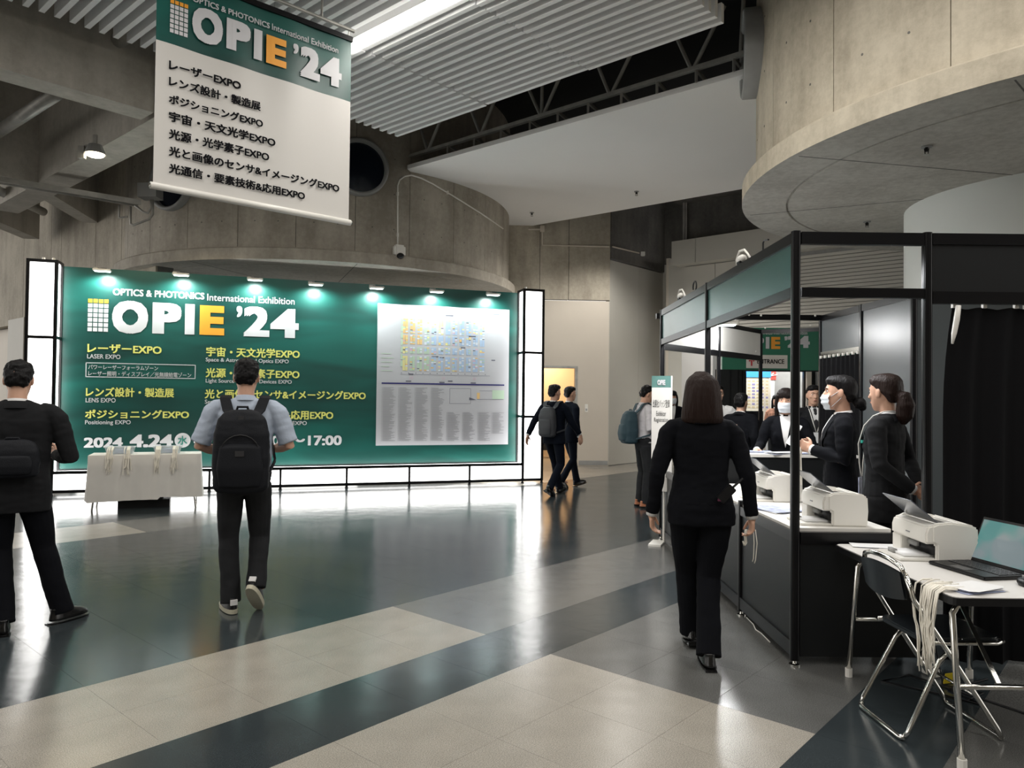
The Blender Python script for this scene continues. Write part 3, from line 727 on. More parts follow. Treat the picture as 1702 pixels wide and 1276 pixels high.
for x in (.24, .255, .48, .495, .72, .735): PQ(mbs['p'], x, x + .004, .51, .53)
for j in range(7): PQ(mbs['g'], .17 , .185, .1 + j * .05, .14 + j * .05)
for j in range(5): PQ(mbs['w'], .87, .87 + .05 + .05 * R_.random(), .06 + j * .016, .063 + j * .016); PQ(mbs['g'], .03, .10 * (.8 + .4 * R_.random()), .35 + j * .03, .354 + j * .03)
PQ(mbs['w'], .82, .87, .07, .18); PQ(mbs['g'], .87, .965, .60, .665); PQ(mbs['o'], .75, .772, .62, .665)
for (a, b, c, d) in ((.17, .85, .495, .497), (.54, .70, .59, .592), (.54, .70, .70, .702), (.54, .542, .59, .70), (.70, .702, .59, .70), (.77, .87, .605, .607), (.75, .96, .667, .669)): PQ(mbs['k'], a, b, c, d)
mb = mbs['k']; mb.add([PG.pt(u0m + pw * .69, z1m - ph * .655, .0145), PG.pt(u0m + pw * .745, z1m - ph * .672, .0145), PG.pt(u0m + pw * .69, z1m - ph * .675, .0145)], [(0, 2, 1)])
for k, m_ in mbs.items(): child(m_, 'printed_plan', mats_[k], ps, kind='stuff')
mb = MB(); PQ(mb, .035, .965, .556, .566); child(mb, 'printed_bar', NAVY, ps)
mb = MB()
for c_, (x, ya) in enumerate([(.045, .59), (.165, .59), (.285, .59), (.405, .59), (.525, .765), (.645, .765), (.765, .765), (.875, .765)]):
    y = ya
    while y < (.97 if c_ < 7 else .92):
        PQ(mb, x - .008, x - .003, y, y + .003); PQ(mb, x, x + .045 + .05 * R_.random(), y, y + .0032); y += .0075
child(mb, 'printed_list', TGREY, ps, kind='stuff')
# flood lamps on top of the wall
for i, (px, py) in enumerate(((170, 449), (301, 456), (424, 464), (525, 472), (626, 478), (726, 484), (820, 489))):
    u, z = PG.uz(px, py); p = PWf.pt(u, gt - .01, .12)
    p = onp(px, py, PG.p + PG.n * .25, PG.n)
    nth = ['leftmost', 'second from left', 'third from left', 'middle', 'fifth from left', 'sixth from left', 'rightmost'][i]
    fx = empty('flood_lamp', p, rz=math.atan2(WD.y, WD.x), label=nth + ' of seven small LED flood lamps on arms above the green backdrop', cat='lamp', group='flood lamps along the top of the green backdrop')
    mb = MB(); mb.box((0, 0, 0), (.24, .13, .03)); mb.build('housing', WPL, fx, bevel=.006)
    mb = MB(); mb.box((0, 0, -.018), (.2, .1, .008)); mb.build('lens', LEDM, fx)
    mb = MB(); mb.bar((0, 0, .02), (0, .2, .03), .02, .015); mb.bar((-.06, 0, .022), (.06, 0, .022), .02, .02); mb.build('arm', BPL, fx)
    mb = MB(); mb.box((-.07, .03, .03), (.1, .05, .03)); mb.build('driver', STEEL, fx)
    l = bpy.data.lights.new('flood', 'SPOT'); l.energy = 60; l.spot_size = math.radians(165); l.spot_blend = .6; l.color = (.9, 1, .97); l.shadow_soft_size = .06
    o = bpy.data.objects.new('flood', l); COL.objects.link(o); o.location = p + Vector((0, 0, -.04)); 
    o.rotation_euler = (math.radians(-28), 0, 0); o.rotation_euler = ((-PWf.n * .25 - Vector((0, 0, 1))).to_track_quat('-Z', 'Y')).to_euler()
mb = MB()
for u in (uLi - .05, uLi - .18, uRi + .04): mb.tube([PWf.pt(u, TOP, -.05), PWf.pt(u, TOP + .035, -.05)], .022, 8)
child(mb, 'corner_bolts', WPL, bw)
# ================================================================== table with white cloth
tA, tB = atz(152, 849), atz(325, 842); tA.z = tB.z = 0; td = (tB - tA).normalized(); tn = Vector((td.y, -td.x, 0)); tl_ = (tB - tA).length
tc0 = empty('folding_table', (tA + tB) / 2 - tn * .22, rz=math.atan2(td.y, td.x), label='folding table under the white cloth beside the green backdrop', cat='table')
hl = tl_ / 2 + .0
mb = MB(); mb.box((0, 0, .69), (hl * 2 + .04, .45, .03)); mb.build('table_top', WHITE, tc0)
for sx in (-1, 1):
    for sy in (-1, 1): mb = MB(); mb.tube([(sx * (hl - .08), sy * .2, .68), (sx * (hl + .0), sy * .21, 0)], .013, 8); mb.build('leg', CHROME, tc0)
mb = MB(); mb.box((-.02, .05, .05), (.62, .3, .1)); bx_ = mb.build('floor_box', BLKP, None, label='flat dark box on the floor under the clothed table', cat='box'); bx_.location = tc0.location; bx_.rotation_euler = tc0.rotation_euler
mb = MB(); n_ = 120; vs = []; fs = []
def per(k):
    w, d = hl + .05, .245; L_ = [(-w, -d), (w, -d), (w, d), (-w, d)]; tot = 4 * (w + d); x = k / n_ * tot; acc = 0
    for i in range(4):
        a, b = L_[i], L_[(i + 1) % 4]; e = math.hypot(b[0] - a[0], b[1] - a[1])
        if x <= acc + e + 1e-9: f = (x - acc) / e; return a[0] + (b[0] - a[0]) * f, a[1] + (b[1] - a[1]) * f, x
        acc += e
    return *L_[0], x
rows = [(.712, -.002, 0), (.70, .006, .1), (.55, .010, .5), (.35, .02, .9), (.15, .03, 1.2), (.11, .032, 1.25)]
for z, o_, amp in rows:
    for k in range(n_):
        x, y, q = per(k); nx, ny = (0, -1) if abs(y + .245) < .001 else (0, 1) if abs(y - .245) < .001 else ((1 if x > 0 else -1), 0)
        w = o_ + amp * .008 * (math.sin(q * 19 + 2 * math.sin(q * 5)) + math.sin(q * 41)); zz = z
        if z < .2: zz = z + .015 * math.sin(q * 2.3) + (.03 if x > hl * .3 else 0)
        vs.append((x + nx * w, y + ny * w, zz))
for r_ in range(len(rows) - 1):
    for k in range(n_): fs.append((r_ * n_ + k, r_ * n_ + (k + 1) % n_, (r_ + 1) * n_ + (k + 1) % n_, (r_ + 1) * n_ + k))
fs.append(list(range(n_))); mb.add(vs, fs)
tcl = mb.build('tablecloth', CLOTHW, None, smooth=True, label='white cloth hanging to the floor over the table by the green backdrop', cat='tablecloth'); tcl.data.set_sharp_from_angle(angle=.8)
tcl.location = tc0.location; tcl.rotation_euler = tc0.rotation_euler
CLR = mat('clear_plastic', (.62, .68, .72), .15, alpha=.55)
def tray(cx, lab):
    r = empty('plastic_tray', tc0.location + td * cx + Vector((0, 0, .716)), rz=tc0.rotation_euler.z, label=lab, cat='tray')
    mb = MB(); w, d, h_ = .17, .12, .085
    for a, b in (((-w, -d), (w, -d)), ((w, -d), (w, d)), ((w, d), (-w, d)), ((-w, d), (-w, -d))):
        vs = [(a[0] * .88, a[1] * .88, 0), (b[0] * .88, b[1] * .88, 0), (b[0], b[1], h_), (a[0], a[1], h_)]; mb.add(vs, [(0, 1, 2, 3)])
    mb.add([(-w * .88, -d * .88, 0), (w * .88, -d * .88, 0), (w * .88, d * .88, 0), (-w * .88, d * .88, 0)], [(0, 1, 2, 3)]); mb.build('basin', CLR, r)
    mb = MB()
    for a, b in (((-w, -d), (w, -d)), ((w, -d), (w, d)), ((w, d), (-w, d)), ((-w, d), (-w, -d))): mb.bar((*a, h_), (*b, h_), .016, .01)
    mb.build('rim', mat('tray_rim', (.75, .8, .82), .3), r)
    mb = MB(); mb.box((0, 0, .03), (.11, .14, .05)); mb.build('badge_stack', PAPERB, r)
    rr = random.Random(int(cx * 100))
    for i, x0_ in enumerate((-.10, .10)):
        mb = MB()
        for k in range(9):
            x = x0_ + rr.uniform(-.035, .035); L_ = rr.uniform(.16, .26); y0 = -d
            pts = [(x, 0, .05), (x, y0 * .95, h_ + .008), (x, y0 - .05, h_ - .03), (x + rr.uniform(-.02, .02), y0 - .06 - .02 * rr.random(), -.05), (x + rr.uniform(-.03, .03), y0 - .075 - .03 * rr.random(), -L_)]
            pts = [(p[0], min(p[1], -.0) , p[2]) for p in pts]
            pts[-2:] = [(p[0], p[1] - .08, p[2]) for p in pts[-2:]]; pts[2] = (pts[2][0], pts[2][1] - .04, pts[2][2])
            mb.tube(pts, .006, 5)
        mb.xf(Matrix.Translation((0, 0, 0))).build('lanyards', LANY, None, kind='stuff', label=('cream lanyards spilling over the %s side of the %s tray' % (('left', 'right')[i], 'left' if cx < 0 else 'right')), cat='lanyards').matrix_world = Matrix.Translation(r.location) @ Matrix.Rotation(r.rotation_euler.z, 4, 'Z')
tray(-.32, 'clear plastic tray of badges, left one on the white cloth'); tray(.25, 'clear plastic tray of badges, right one on the white cloth')
# ================================================================== hanging banner
w_ = 1.8; ang = math.radians(90 - 47.6); bd = Vector((math.cos(ang), math.sin(ang), 0))
d1_ = 3.38 * w_; p0 = at(256.5, 200, d1_); PBn = Plane((p0.x, p0.y, 0), bd)
zt_ = PBn.uz(580, 69)[1]; zb1 = PBn.uz(582, 368)[1]; zb0 = PBn.uz(255, 311)[1]; zb_ = (zb0 + zb1) / 2; uW = PBn.uz(581.5, 220)[0]
bn_ = empty('hanging_banner', PBn.pt(0, zb_), label='hanging white banner with green header listing the exhibition zones', cat='banner')
zg = PBn.uz(580, 169)[1]; zg0 = PBn.uz(259, 65)[1]
mb = MB(); vs = []; fs = []; nu_ = 24
BW_ = mat('banner_white', (.60, .58, .55), .45, bump=.05, bs=8)
for i in range(nu_ + 1):
    u = uW * i / nu_; wv = .006 * math.sin(i * .9)
    for z in (zb_, zg0 + (zg - zg0) * i / nu_): vs.append(PBn.pt(u, z, wv))
for i in range(nu_): fs.append((i * 2, i * 2 + 2, i * 2 + 3, i * 2 + 1))
b = len(vs)
for v_ in list(vs): vs.append(v_ - PBn.n * .003)
for i in range(nu_): fs.append((b + i * 2, b + i * 2 + 1, b + i * 2 + 3, b + i * 2 + 2))
mb.add(vs, fs); child(mb, 'sheet', BW_, bn_, smooth=True)
mb = MB(); vs = []; fs = []
for i in range(nu_ + 1):
    u = uW * i / nu_; wv = .006 * math.sin(i * .9)
    for z in (zg0 + (zg - zg0) * i / nu_, zt_): vs.append(PBn.pt(u, z, wv))
for i in range(nu_): fs.append((i * 2, i * 2 + 2, i * 2 + 3, i * 2 + 1))
b = len(vs)
for v_ in list(vs): vs.append(v_ - PBn.n * .003)
for i in range(nu_): fs.append((b + i * 2, b + i * 2 + 1, b + i * 2 + 3, b + i * 2 + 2))
mb.add(vs, fs); child(mb, 'header', GRN, bn_, smooth=True)
mb = MB(); mb.tube([PBn.pt(-.02, zb_), PBn.pt(uW + .02, zb_)], .03, 12); child(mb, 'bottom_rod', WPL, bn_, smooth=True)
mb = MB(); mb.tube([PBn.pt(-.035, zb_), PBn.pt(-.02, zb_)], .02, 10); mb.tube([PBn.pt(uW + .02, zb_), PBn.pt(uW + .035, zb_)], .02, 10); child(mb, 'rod_cap', CHROME, bn_)
mb = MB(); PBn.slab(mb, -.01, uW + .01, zt_, zt_ + .05, -.02, .02); child(mb, 'top_rail', BLK, bn_)
hr = empty('hanging_rod', PBn.pt(0, zt_ + .1), label='steel rod the banner hangs from, under the ceiling', cat='rod')
mb = MB(); mb.tube([PBn.pt(-.3, zt_ + .16), PBn.pt(uW + .03, zt_ + .12)], .018, 10); child(mb, 'tube', STEEL, hr)
us_ = PBn.uz(535, 20)[0]
for u in (us_, .3):
    mb = MB(); mb.tube([PBn.pt(u, zt_ + .13), PBn.pt(u, 7.2)], .012, 8); child(mb, 'drop_rod', STEEL, hr)
for u in (.05, uW - .03):
    mb = MB(); mb.tube([PBn.pt(u, zt_ + .055), PBn.pt(u, zt_ + .13)], .006, 6); child(mb, 'hook', STEEL, hr)
def bt(body, x0, x1, xr, yt, yb, m=TBLK, bold=.03): return shift(PBn.text(body, x0, x1, xr, yt, yb, m, bn_, bold, .014), bn_)
bt('OPTICS & PHOTONICS', 319, 448, 322, -6, 4, TWHITE, .02); bt('International Exhibition', 451, 561.5, 454, 41, 51.5, TWHITE, .005)
grid(PBn, 282, 313, 283, -2, 55, bn_, .012)
bt('O', 319, 370, 344, 16, 74, TWHITE, .06); bt('P', 376, 416, 380, 31, 82, TWHITE, .065); bt('I', 421.5, 435, 424, 49, 99, TWHITE, .03); bt('E', 442, 475.5, 443, 58, 105, TORANGE, .06)
bt('’', 486.5, 495, 488, 73, 90, TWHITE, .02); bt('2', 498.5, 531, 515, 81, 132, TWHITE, .06); bt('4', 532, 567, 545, 93, 141, TWHITE, .055)
for body, xr_, yt, yb in (('レーザーEXPO', 400, 100.5, 116.5), ('レンズ設計・製造展', 433, 127, 143.5), ('ポジショニングEXPO', 436.7, 157, 173), ('宇宙・天文光学EXPO', 457.5, 185, 202), ('光源・光学素子EXPO', 447, 214, 231), ('光と画像のセンサ&イメージングEXPO', 563.7, 243, 259.5), ('光通信・要素技術&応用EXPO', 506.5, 271.5, 288)):
    bt(body, 280, xr_, 281, yt, yb)
# ================================================================== BOOTH
XB = 1.625; Y0 = 4.245
bo = empty('registration_booth', (XB, Y0, 0), label='black aluminium registration booth with dark boards and green fascia', cat='booth')
def bbox(mb, x0, x1, y0, y1, z0, z1): return mb.box(((x0 + x1) / 2, (y0 + y1) / 2, (z0 + z1) / 2), (abs(x1 - x0), abs(y1 - y0), abs(z1 - z0)))
def post(x, y, z0=.03, z1=2.48, r=.024, par=bo):
    mb = MB(); mb.loft([(x, y, z0, r, r), (x, y, z1, r, r)], 16, 3.2)
    for a in range(4): mb.bar((x + math.cos(a * PI / 2 + PI / 4) * r * 1.02, y + math.sin(a * PI / 2 + PI / 4) * r * 1.02, z0), (x + math.cos(a * PI / 2 + PI / 4) * r * 1.02, y + math.sin(a * PI / 2 + PI / 4) * r * 1.02, z1), .006, .006)
    o = child(mb, 'post', BLK, par)
    mb = MB(); mb.tube([(x, y, 0), (x, y, .008), (x, y, .012), (x, y, z0)], [.03, .03, .012, .01], 12); child(mb, 'foot', CHROME, par)
def part(name, m, par, *bx, bevel=0):
    mb = MB()
    for q in bx: bbox(mb, *q)
    return child(mb, name, m, par, bevel=bevel)
ym = [4.245, 5.22, 6.15, 7.08, 8.02]
for y in (ym[0], ym[2], ym[4]): post(XB, y)
post(XB, ym[1], z1=.8); post(XB, ym[3], z1=.8)
post(2.38, Y0); post(3.345, Y0)
for a, b in ((ym[0], ym[2]), (ym[2], ym[4])):
    part('fascia_panel', GRNB, bo, (XB - .006, XB + .006, a + .03, b - .03, 2.16, 2.42))
    part('rail', BLK, bo, (XB - .018, XB + .018, a + .03, b - .03, 2.415, 2.475)); part('rail', BLK, bo, (XB - .018, XB + .018, a + .03, b - .03, 2.10, 2.16))
for a, b in zip(ym[:-1], ym[1:]):
    part('front_panel', BLKP, bo, (XB - .004, XB + .006, a + .025, b - .025, .13, .70))
    part('rail', BLK, bo, (XB - .018, XB + .018, a + .025, b - .025, .70, .76)); part('rail', BLK, bo, (XB - .018, XB + .018, a + .025, b - .025, .05, .13))
part('counter_top', WHITE, bo, (XB - .0, XB + .56, Y0 + .02, 6.5, .755, .775))
part('end_panel', BLKP, bo, (XB + .03, 2.36, Y0 - .004, Y0 + .006, .05, .69)); part('rail', BLK, bo, (XB + .03, XB + .55, Y0 - .014, Y0 + .014, .69, .755))
for z0, z1 in ((2.405, 2.475), (2.10, 2.155)): part('rail', BLK, bo, (XB + .03, 2.36, Y0 - .018, Y0 + .018, z0, z1))
part('fascia_panel', BLKP, bo, (2.405, 3.32, Y0 - .006, Y0 + .006, 2.135, 2.42))
for z0, z1 in ((2.41, 2.475), (2.07, 2.14)): part('rail', BLK, bo, (2.405, 3.32, Y0 - .018, Y0 + .018, z0, z1))
part('fascia_panel', BLKP, bo, (3.37, 4.3, Y0 - .006, Y0 + .006, 2.135, 2.42))
part('rail', BLK, bo, (3.37, 4.3, Y0 - .018, Y0 + .018, 2.41, 2.475), (3.37, 4.3, Y0 - .018, Y0 + .018, 2.07, 2.14))
# inner partition
XI = 3.5
for y in (6.45, 7.4, 8.38): post(XI, y)
part('partition_panel', BLKG, bo, (XI - .005, XI + .005, 6.48, 7.37, .05, 2.41)); part('partition_panel', BLKG, bo, (XI - .005, XI + .005, 7.43, 8.35, 2.06, 2.41))
part('rail', BLK, bo, (XI - .018, XI + .018, 6.48, 7.37, 2.41, 2.475), (XI - .018, XI + .018, 7.43, 8.35, 2.41, 2.475)); part('rail', CHROME, bo, (XI - .018, XI + .018, 7.43, 8.35, 2.0, 2.06))
part('partition_panel', BLKG, bo, (XI + .03, 4.45, 6.445, 6.455, .05, 2.41)); part('rail', BLK, bo, (XI + .03, 4.45, 6.43, 6.47, 2.41, 2.475))
part('rail', BLK, bo, (XB, XI, 8.34, 8.40, 2.42, 2.48))
# white return fascia on the grid, far side
PF = Plane((1.62, 8.06, 0), Vector((3.40 - 1.62, 10.12 - 8.06, 0)))
Lf = 2.72; mb = MB(); PF.slab(mb, .03, Lf, 2.12, 2.42, -.006, .006); child(mb, 'fascia_panel', WHITE, bo)
for z0, z1 in ((2.42, 2.475), (2.05, 2.12)): mb = MB(); PF.slab(mb, .03, Lf, z0, z1, -.018, .018); child(mb, 'rail', BLK, bo)
post(PF.pt(Lf, 0).x, PF.pt(Lf, 0).y); q = PF.pt(1.42, 0); post(q.x, q.y)
q2 = PF.pt(Lf, 0); mb = MB(); mb.bar((q2.x, q2.y, 2.45), (4.15, 9.6, 2.45), .036, .05); child(mb, 'rail', BLK, bo)
# screws on rails
mb = MB()
for px, py, Y in ((1245, 523, 8.3), (1265, 524, 8.3), (1355, 524.5, 8.3), (1272, 545, 9.9), (1347, 541, 9.7), (1248, 583, 9.95), (1256, 584, 9.98)): mb.ell(at(px, py, Y), (.013, .013, .013), nu=6, nv=4)
child(mb, 'connector_bolts', WPL, bo)
# high counter across the booth
hc = empty('high_counter', (2.1, 6.75, 0), label='high white-topped counter crossing the booth in front of the masked clerk', cat='counter')
mb = MB(); bbox(mb, 1.72, 3.1, 6.62, 7.0, 1.0, 1.025); child(mb, 'counter_top', WHITE, hc)
mb = MB(); bbox(mb, 1.74, 3.08, 6.64, 6.66, .04, 1.0); child(mb, 'front_panel', BLKP, hc)
mb = MB(); bbox(mb, 1.74, 1.76, 6.66, 6.98, .04, 1.0); bbox(mb, 3.06, 3.08, 6.66, 6.98, .04, 1.0); child(mb, 'side_panel', BLKP, hc)
# booth top lamps
for i, (px, py, Y, lab) in enumerate(((1236, 431, 5.25, 'clip lamp with coiled white cable on the booth top rail, nearer one'), (1135, 492, 7.15, 'clip lamp on the booth top rail, farther one'))):
    p = at(px, py, Y); cl_ = empty('clip_lamp', (XB, Y, 2.475), label=lab, cat='lamp')
    mb = MB(); mb.ell((0, 0, .035), (.03, .07, .03)); mb.build('lamp_head', WPL, cl_, smooth=True)
    mb = MB(); mb.tube([(0, .1, 0), (0, .12, .05), (0, .05, .1), (0, -.06, .09), (0, -.13, .05), (0, -.2, 0)], .008, 6); mb.build('cable', WPL, cl_, smooth=True)
    mb = MB(); mb.box((0, 0, .008), (.05, .07, .016)); mb.build('clamp', BPL, cl_)
for i, (Y, lab) in enumerate(((4.75, 'small black square hook on the booth top rail, nearer one'), (6.6, 'small black ring hook on the booth top rail, farther one'))):
    mb = MB()
    if i == 0: mb.tube([(0, .05, 0), (0, .05, .055), (0, .03, .065), (0, -.05, .055)], .006, 6)
    else: mb.tube([(0, .06 * math.cos(a), .045 + .045 * math.sin(a)) for a in [k * PI / 7 - .5 for k in range(13)]], .007, 6)
    o = mb.build('rail_hook', BPL, None, label=lab, cat='hook'); o.location = (XB, Y, 2.475)
wl_ = empty('booth_work_light', at(1205, 538, 8.75), label='white LED work light clipped inside the booth by the white fascia', cat='lamp')
mb = MB(); mb.box((0, 0, 0), (.26, .12, .03)); mb.build('housing', WPL, wl_, bevel=.005)
mb = MB(); mb.box((0, 0, -.02), (.22, .1, .01)); mb.build('lens', LEDM, wl_)
mb = MB(); mb.bar((0, 0, .01), (-.2, .25, .03), .02, .02); mb.build('arm', BPL, wl_)
l = bpy.data.lights.new('work_lamp', 'POINT'); l.energy = 28; l.shadow_soft_size = .1
o = bpy.data.objects.new('work_lamp', l); COL.objects.link(o); o.location = wl_.location + Vector((0, 0, -.06))
# curtains
def curtain(a, b, z0, z1, amp, n_f, lab, left_gather=0):
    a = Vector((*a, 0)[:3]); b = Vector((*b, 0)[:3]); d = (b - a); L_ = d.length; d.normalize(); nrm = Vector((-d.y, d.x, 0))
    root = empty('curtain', (a.x, a.y, 0), label=lab, cat='curtain'); nu_ = n_f * 12; nz_ = 14; vs = []; fs = []
    for j in range(nz_ + 1):
        f = j / nz_; z = z0 + (z1 - z0) * f
        for i in range(nu_ + 1):
            x = i / nu_; ph = x * n_f * 2 * PI + .6 * math.sin(x * 9) + .25 * math.sin(f * 3 + x * 5)
            w = amp * (.35 + .65 * (1 - f) ** .6) * (math.sin(ph) + .3 * math.sin(2 * ph + 1))
            off = left_gather * (1 - (1 - min(1, (1 - f) * 3.2)) ** 2) * (1 - x)
            p = a + d * (x * L_ - off + .012 * math.sin(ph * 2) * (1 - f)) + nrm * w; vs.append((p.x, p.y, z - (.012 * (1 - abs(math.cos(ph / 2))) if f > .99 else 0)))
    for j in range(nz_):
        for i in range(nu_): k = j * (nu_ + 1) + i; fs.append((k, k + 1, k + nu_ + 2, k + nu_ + 1))
    mb = MB(); mb.add(vs, fs); child(mb, 'cloth', CURT, root, smooth=True)
    for i in range(n_f + 1):
        p = a + d * (L_ * min(.995, max(.005, i / n_f))); mb = MB(); mb.box((p.x, p.y, z1 + .012), (.022, .02, .03)); child(mb, 'curtain_clip', WPL, root)
    return root
cA = curtain((2.545, Y0 + .03), (4.2, Y0 + .03), .02, 2.055, .035, 9, 'floor-length black curtain hanging at the right edge of the booth', .05)
mb = MB(); p = Vector((2.55, Y0 - .02, 2.06)); mb.tube([p, p + Vector((-.01, 0, -.08)), p + Vector((-.025, 0, -.16)), p + Vector((-.035, 0, -.22))], [.014, .016, .014, .006], 6)
o = child(mb, 'curtain_cord', WPL, cA, smooth=True)
curtain((XI - .02, 8.34), (XI - .02, 7.44), .02, 1.99, .03, 8, 'short black curtain under the grey panel inside the booth')
# ================================================================== entrance structure
YE = 13.6
PE = Plane((0, YE, 0), (1, 0, 0))
def ux_(px): return PE.uz(px, 620)[0]
en = empty('entrance_portal', (ux_(1285), YE, 0), label='black entrance portal with green header banner leading into the bright hall', cat='entrance')
def pe(name, m, x0, x1, z0, z1, o0=-.06, o1=0, par=en): mb = MB(); PE.slab(mb, x0, x1, z0, z1, o0, o1); return child(mb, name, m, par)
ZT = PE.uz(1300, 545)[1]; ZG = PE.uz(1300, 615)[1]; ZO = PE.uz(1260, 617)[1]
x0, xo0, xo1, x1 = ux_(1190), ux_(1237), ux_(1338), ux_(1480)
pe('wall_panel', BLKP, x0, xo0, 0, ZG); pe('wall_panel', BLKP, xo1, x1, 0, ZG); pe('lintel', BLKP, xo0, xo1, ZO - .0, ZG)
x = x0
pe('header_banner', mat('banner_green', (.02, .17, .10), .4), ux_(1200), x1, ZG, ZT, -.05, .02)
for xx in (xo0, xo1): pe('jamb', BLK, xx - .03, xx + .03, 0, ZO, -.05, .03)
pe('pillar', BEIGE, xo1 + .0, xo1 + .09, 0, ZO, .03, .08)
pe('pillar', GREYP, ux_(1355), ux_(1362), 0, ZO, .0, .1)
for xx in (1215, 1228, 1345, 1375): pe('panel_joint', BLK, ux_(xx) - .008, ux_(xx) + .008, 0, ZG, 0, .015)
def et(body, xa, xb, xr_, yt, yb, m=TWHITE, bold=.03, off=.026, P=PE, par=en): return shift(P.text(body, xa, xb, xr_, yt, yb, m, par, bold, off), par)
et('OPTICS & PHOTONICS', 1215, 1283, 1260, 550, 556, bold=.02); et('International Exhibition', 1285, 1341, 1300, 550, 556, bold=.01)
et('OP', 1221, 1269, 1260, 560, 579.5, bold=.05); et('I', 1272, 1278, 1274, 560, 579.5, bold=.03); et('E', 1281, 1296, 1288, 560, 580, TORANGE, .06); et('’', 1303, 1308, 1305, 559, 566, bold=.05); et('24', 1308, 1345, 1320, 558, 578, bold=.07)
et('V', 1360, 1372, 1366, 556, 578, TYEL, .06)
sg = empty('entrance_sign', PE.pt(ux_(1273), PE.uz(1273, 611)[1], .04), label='white ENTRANCE sign with red arrow below the green header', cat='sign')
_, za = PE.uz(1273, 590); _, zb2 = PE.uz(1273, 612)
mb = MB(); PE.slab(mb, ux_(1239.5), ux_(1307.5), zb2, za, .02, .04); child(mb, 'board', mat('sign_board', (.70, .67, .62), .5), sg)
et('ENTRANCE', 1257, 1302, 1280, 597, 604.5, TBLK, .015, .045, PE, sg)
mb = MB(); ua_, zz = PE.uz(1248, 608); _, z2_ = PE.uz(1248, 595.5); PE.slab(mb, ua_ - .012, ua_ + .012, zz, z2_ - .01, .041, .046)
for s_ in (-1, 1): mb.bar(PE.pt(ua_, z2_, .044), PE.pt(ua_ + s_ * .045, z2_ - .055, .044), .006, .022, up=(0, 0, 1))
child(mb, 'arrow', TRED, sg)
# hall beyond
hl_ = empty('wall_hall', kind='structure')
mb = MB(); mb.box((3.75, 14.9, 1.4), (.1, 2.5, 2.8)); mb.box((7.0, 14.4, 1.4), (.1, 1.5, 2.8)); mb.box((5.3, 14.85, 2.79), (3.2, 2.4, .04)); mb.build('hall_shell', mat('hall_white', (.8, .8, .8), .6), hl_)
YH = 15.2; PH = Plane((0, YH, 0), (1, 0, 0))
def ub_(px): return PH.uz(px, 650)[0]
def zh(py, px=1265): return PH.uz(px, py)[1]
b1 = empty('notice_board', (ub_(1260), YH, 0), label='cream notice board on posts with small cards under a blue header, through the entrance', cat='notice board')
mb = MB(); PH.slab(mb, ub_(1239), ub_(1279), zh(683), zh(627), -.02, 0); child(mb, 'board', mat('cream_board', (.72, .66, .55), .6), b1)
mb = MB(); PH.slab(mb, ub_(1236), ub_(1281), zh(627), zh(610), -.03, .02); child(mb, 'header', mat('blue_header', (.05, .30, .75), .5), b1)
for x in (1238.5, 1271, 1279):
    mb = MB(); PH.slab(mb, ub_(x) - .02, ub_(x) + .02, 0, zh(627), -.03, .01); child(mb, 'leg', BEIGE, b1)
rr = random.Random(5); kb = {0: MB(), 1: MB()}
for j in range(9):
    for i in range(5):
        x = ub_(1242.5 + i * 7.3); z = zh(632 + j * 5.4); k = rr.random() < .25
        PH.quad(kb[int(k)], x, x + .06, z - .035, z, .004)
child(kb[0], 'printed_cards', mat('card_tan', (.55, .45, .28), .6), b1); child(kb[1], 'printed_cards', mat('card_violet', (.25, .22, .42), .6), b1)
b2 = empty('exhibit_panel', (ub_(1305), YH + .6, 0), label='white exhibit panel with red header seen through the entrance', cat='exhibit panel')
mb = MB(); PH.slab(mb, ub_(1287), ub_(1322), 0, zh(630, 1305), -.62, -.6); child(mb, 'board', PAPER, b2)
mb = MB(); PH.slab(mb, ub_(1287), ub_(1322), zh(630, 1305), zh(612, 1305), -.62, -.58); child(mb, 'header', mat('red_header', (.70, .08, .06), .5), b2)
mb = MB(); mb.bar(PH.pt(ub_(1289), zh(629), -.57), PH.pt(ub_(1302), zh(618), -.57), .02, .02); mb.bar(PH.pt(ub_(1290), zh(624), -.57), PH.pt(ub_(1316), zh(619), -.57), .02, .015); child(mb, 'header_stroke', PAPER, b2)
mb = MB(); PH.slab(mb, ub_(1282), ub_(1286), 0, zh(615), -.5, -.4); child(mb, 'side_column', PAPER, b2)
mb = MB()
for j in range(7): PH.quad(mb, ub_(1282.6), ub_(1285.4), zh(634 + j * 8), zh(630 + j * 8), -.395)
child(mb, 'printed_marks', mat('blue_mark', (.10, .15, .45), .5), b2)
# standing registration sign
sgp = atz(1110, 905) - Vector((.05, 0, 0)); ss = empty('standing_sign', sgp, label='white standing sign with green header for exhibitor registration beside the booth', cat='sign')
PS_ = Plane((sgp.x, sgp.y, 0), Vector((.93, -.36, 0)))
uL_ = PS_.uz(1083, 690)[0]; uR_ = PS_.uz(1115, 690)[0]; zt2 = PS_.uz(1112, 624.5)[1]; zh2 = PS_.uz(1112, 644)[1]
mb = MB(); PS_.slab(mb, uL_, uR_, .55, zh2, -.02, .0); child(mb, 'board', WHITE, ss)
mb = MB(); PS_.slab(mb, uL_, uR_, zh2, zt2, -.02, .0); child(mb, 'header', mat('sign_green', (.10, .22, .20), .5), ss)
mb = MB(); PS_.slab(mb, uR_, uR_ + .012, .55, zt2, -.025, .005); child(mb, 'edge_trim', WPL, ss)
mb = MB(); mb.tube([PS_.pt(0, .02, -.04), PS_.pt(0, 1.5, -.04)], .012, 8); child(mb, 'pole', WPL, ss)
mb = MB(); PS_.slab(mb, uL_, .0, 0, .02, -.14, .14); child(mb, 'base', WPL, ss)
um_ = (uL_ + uR_) / 2; hw = (uR_ - uL_) / 2
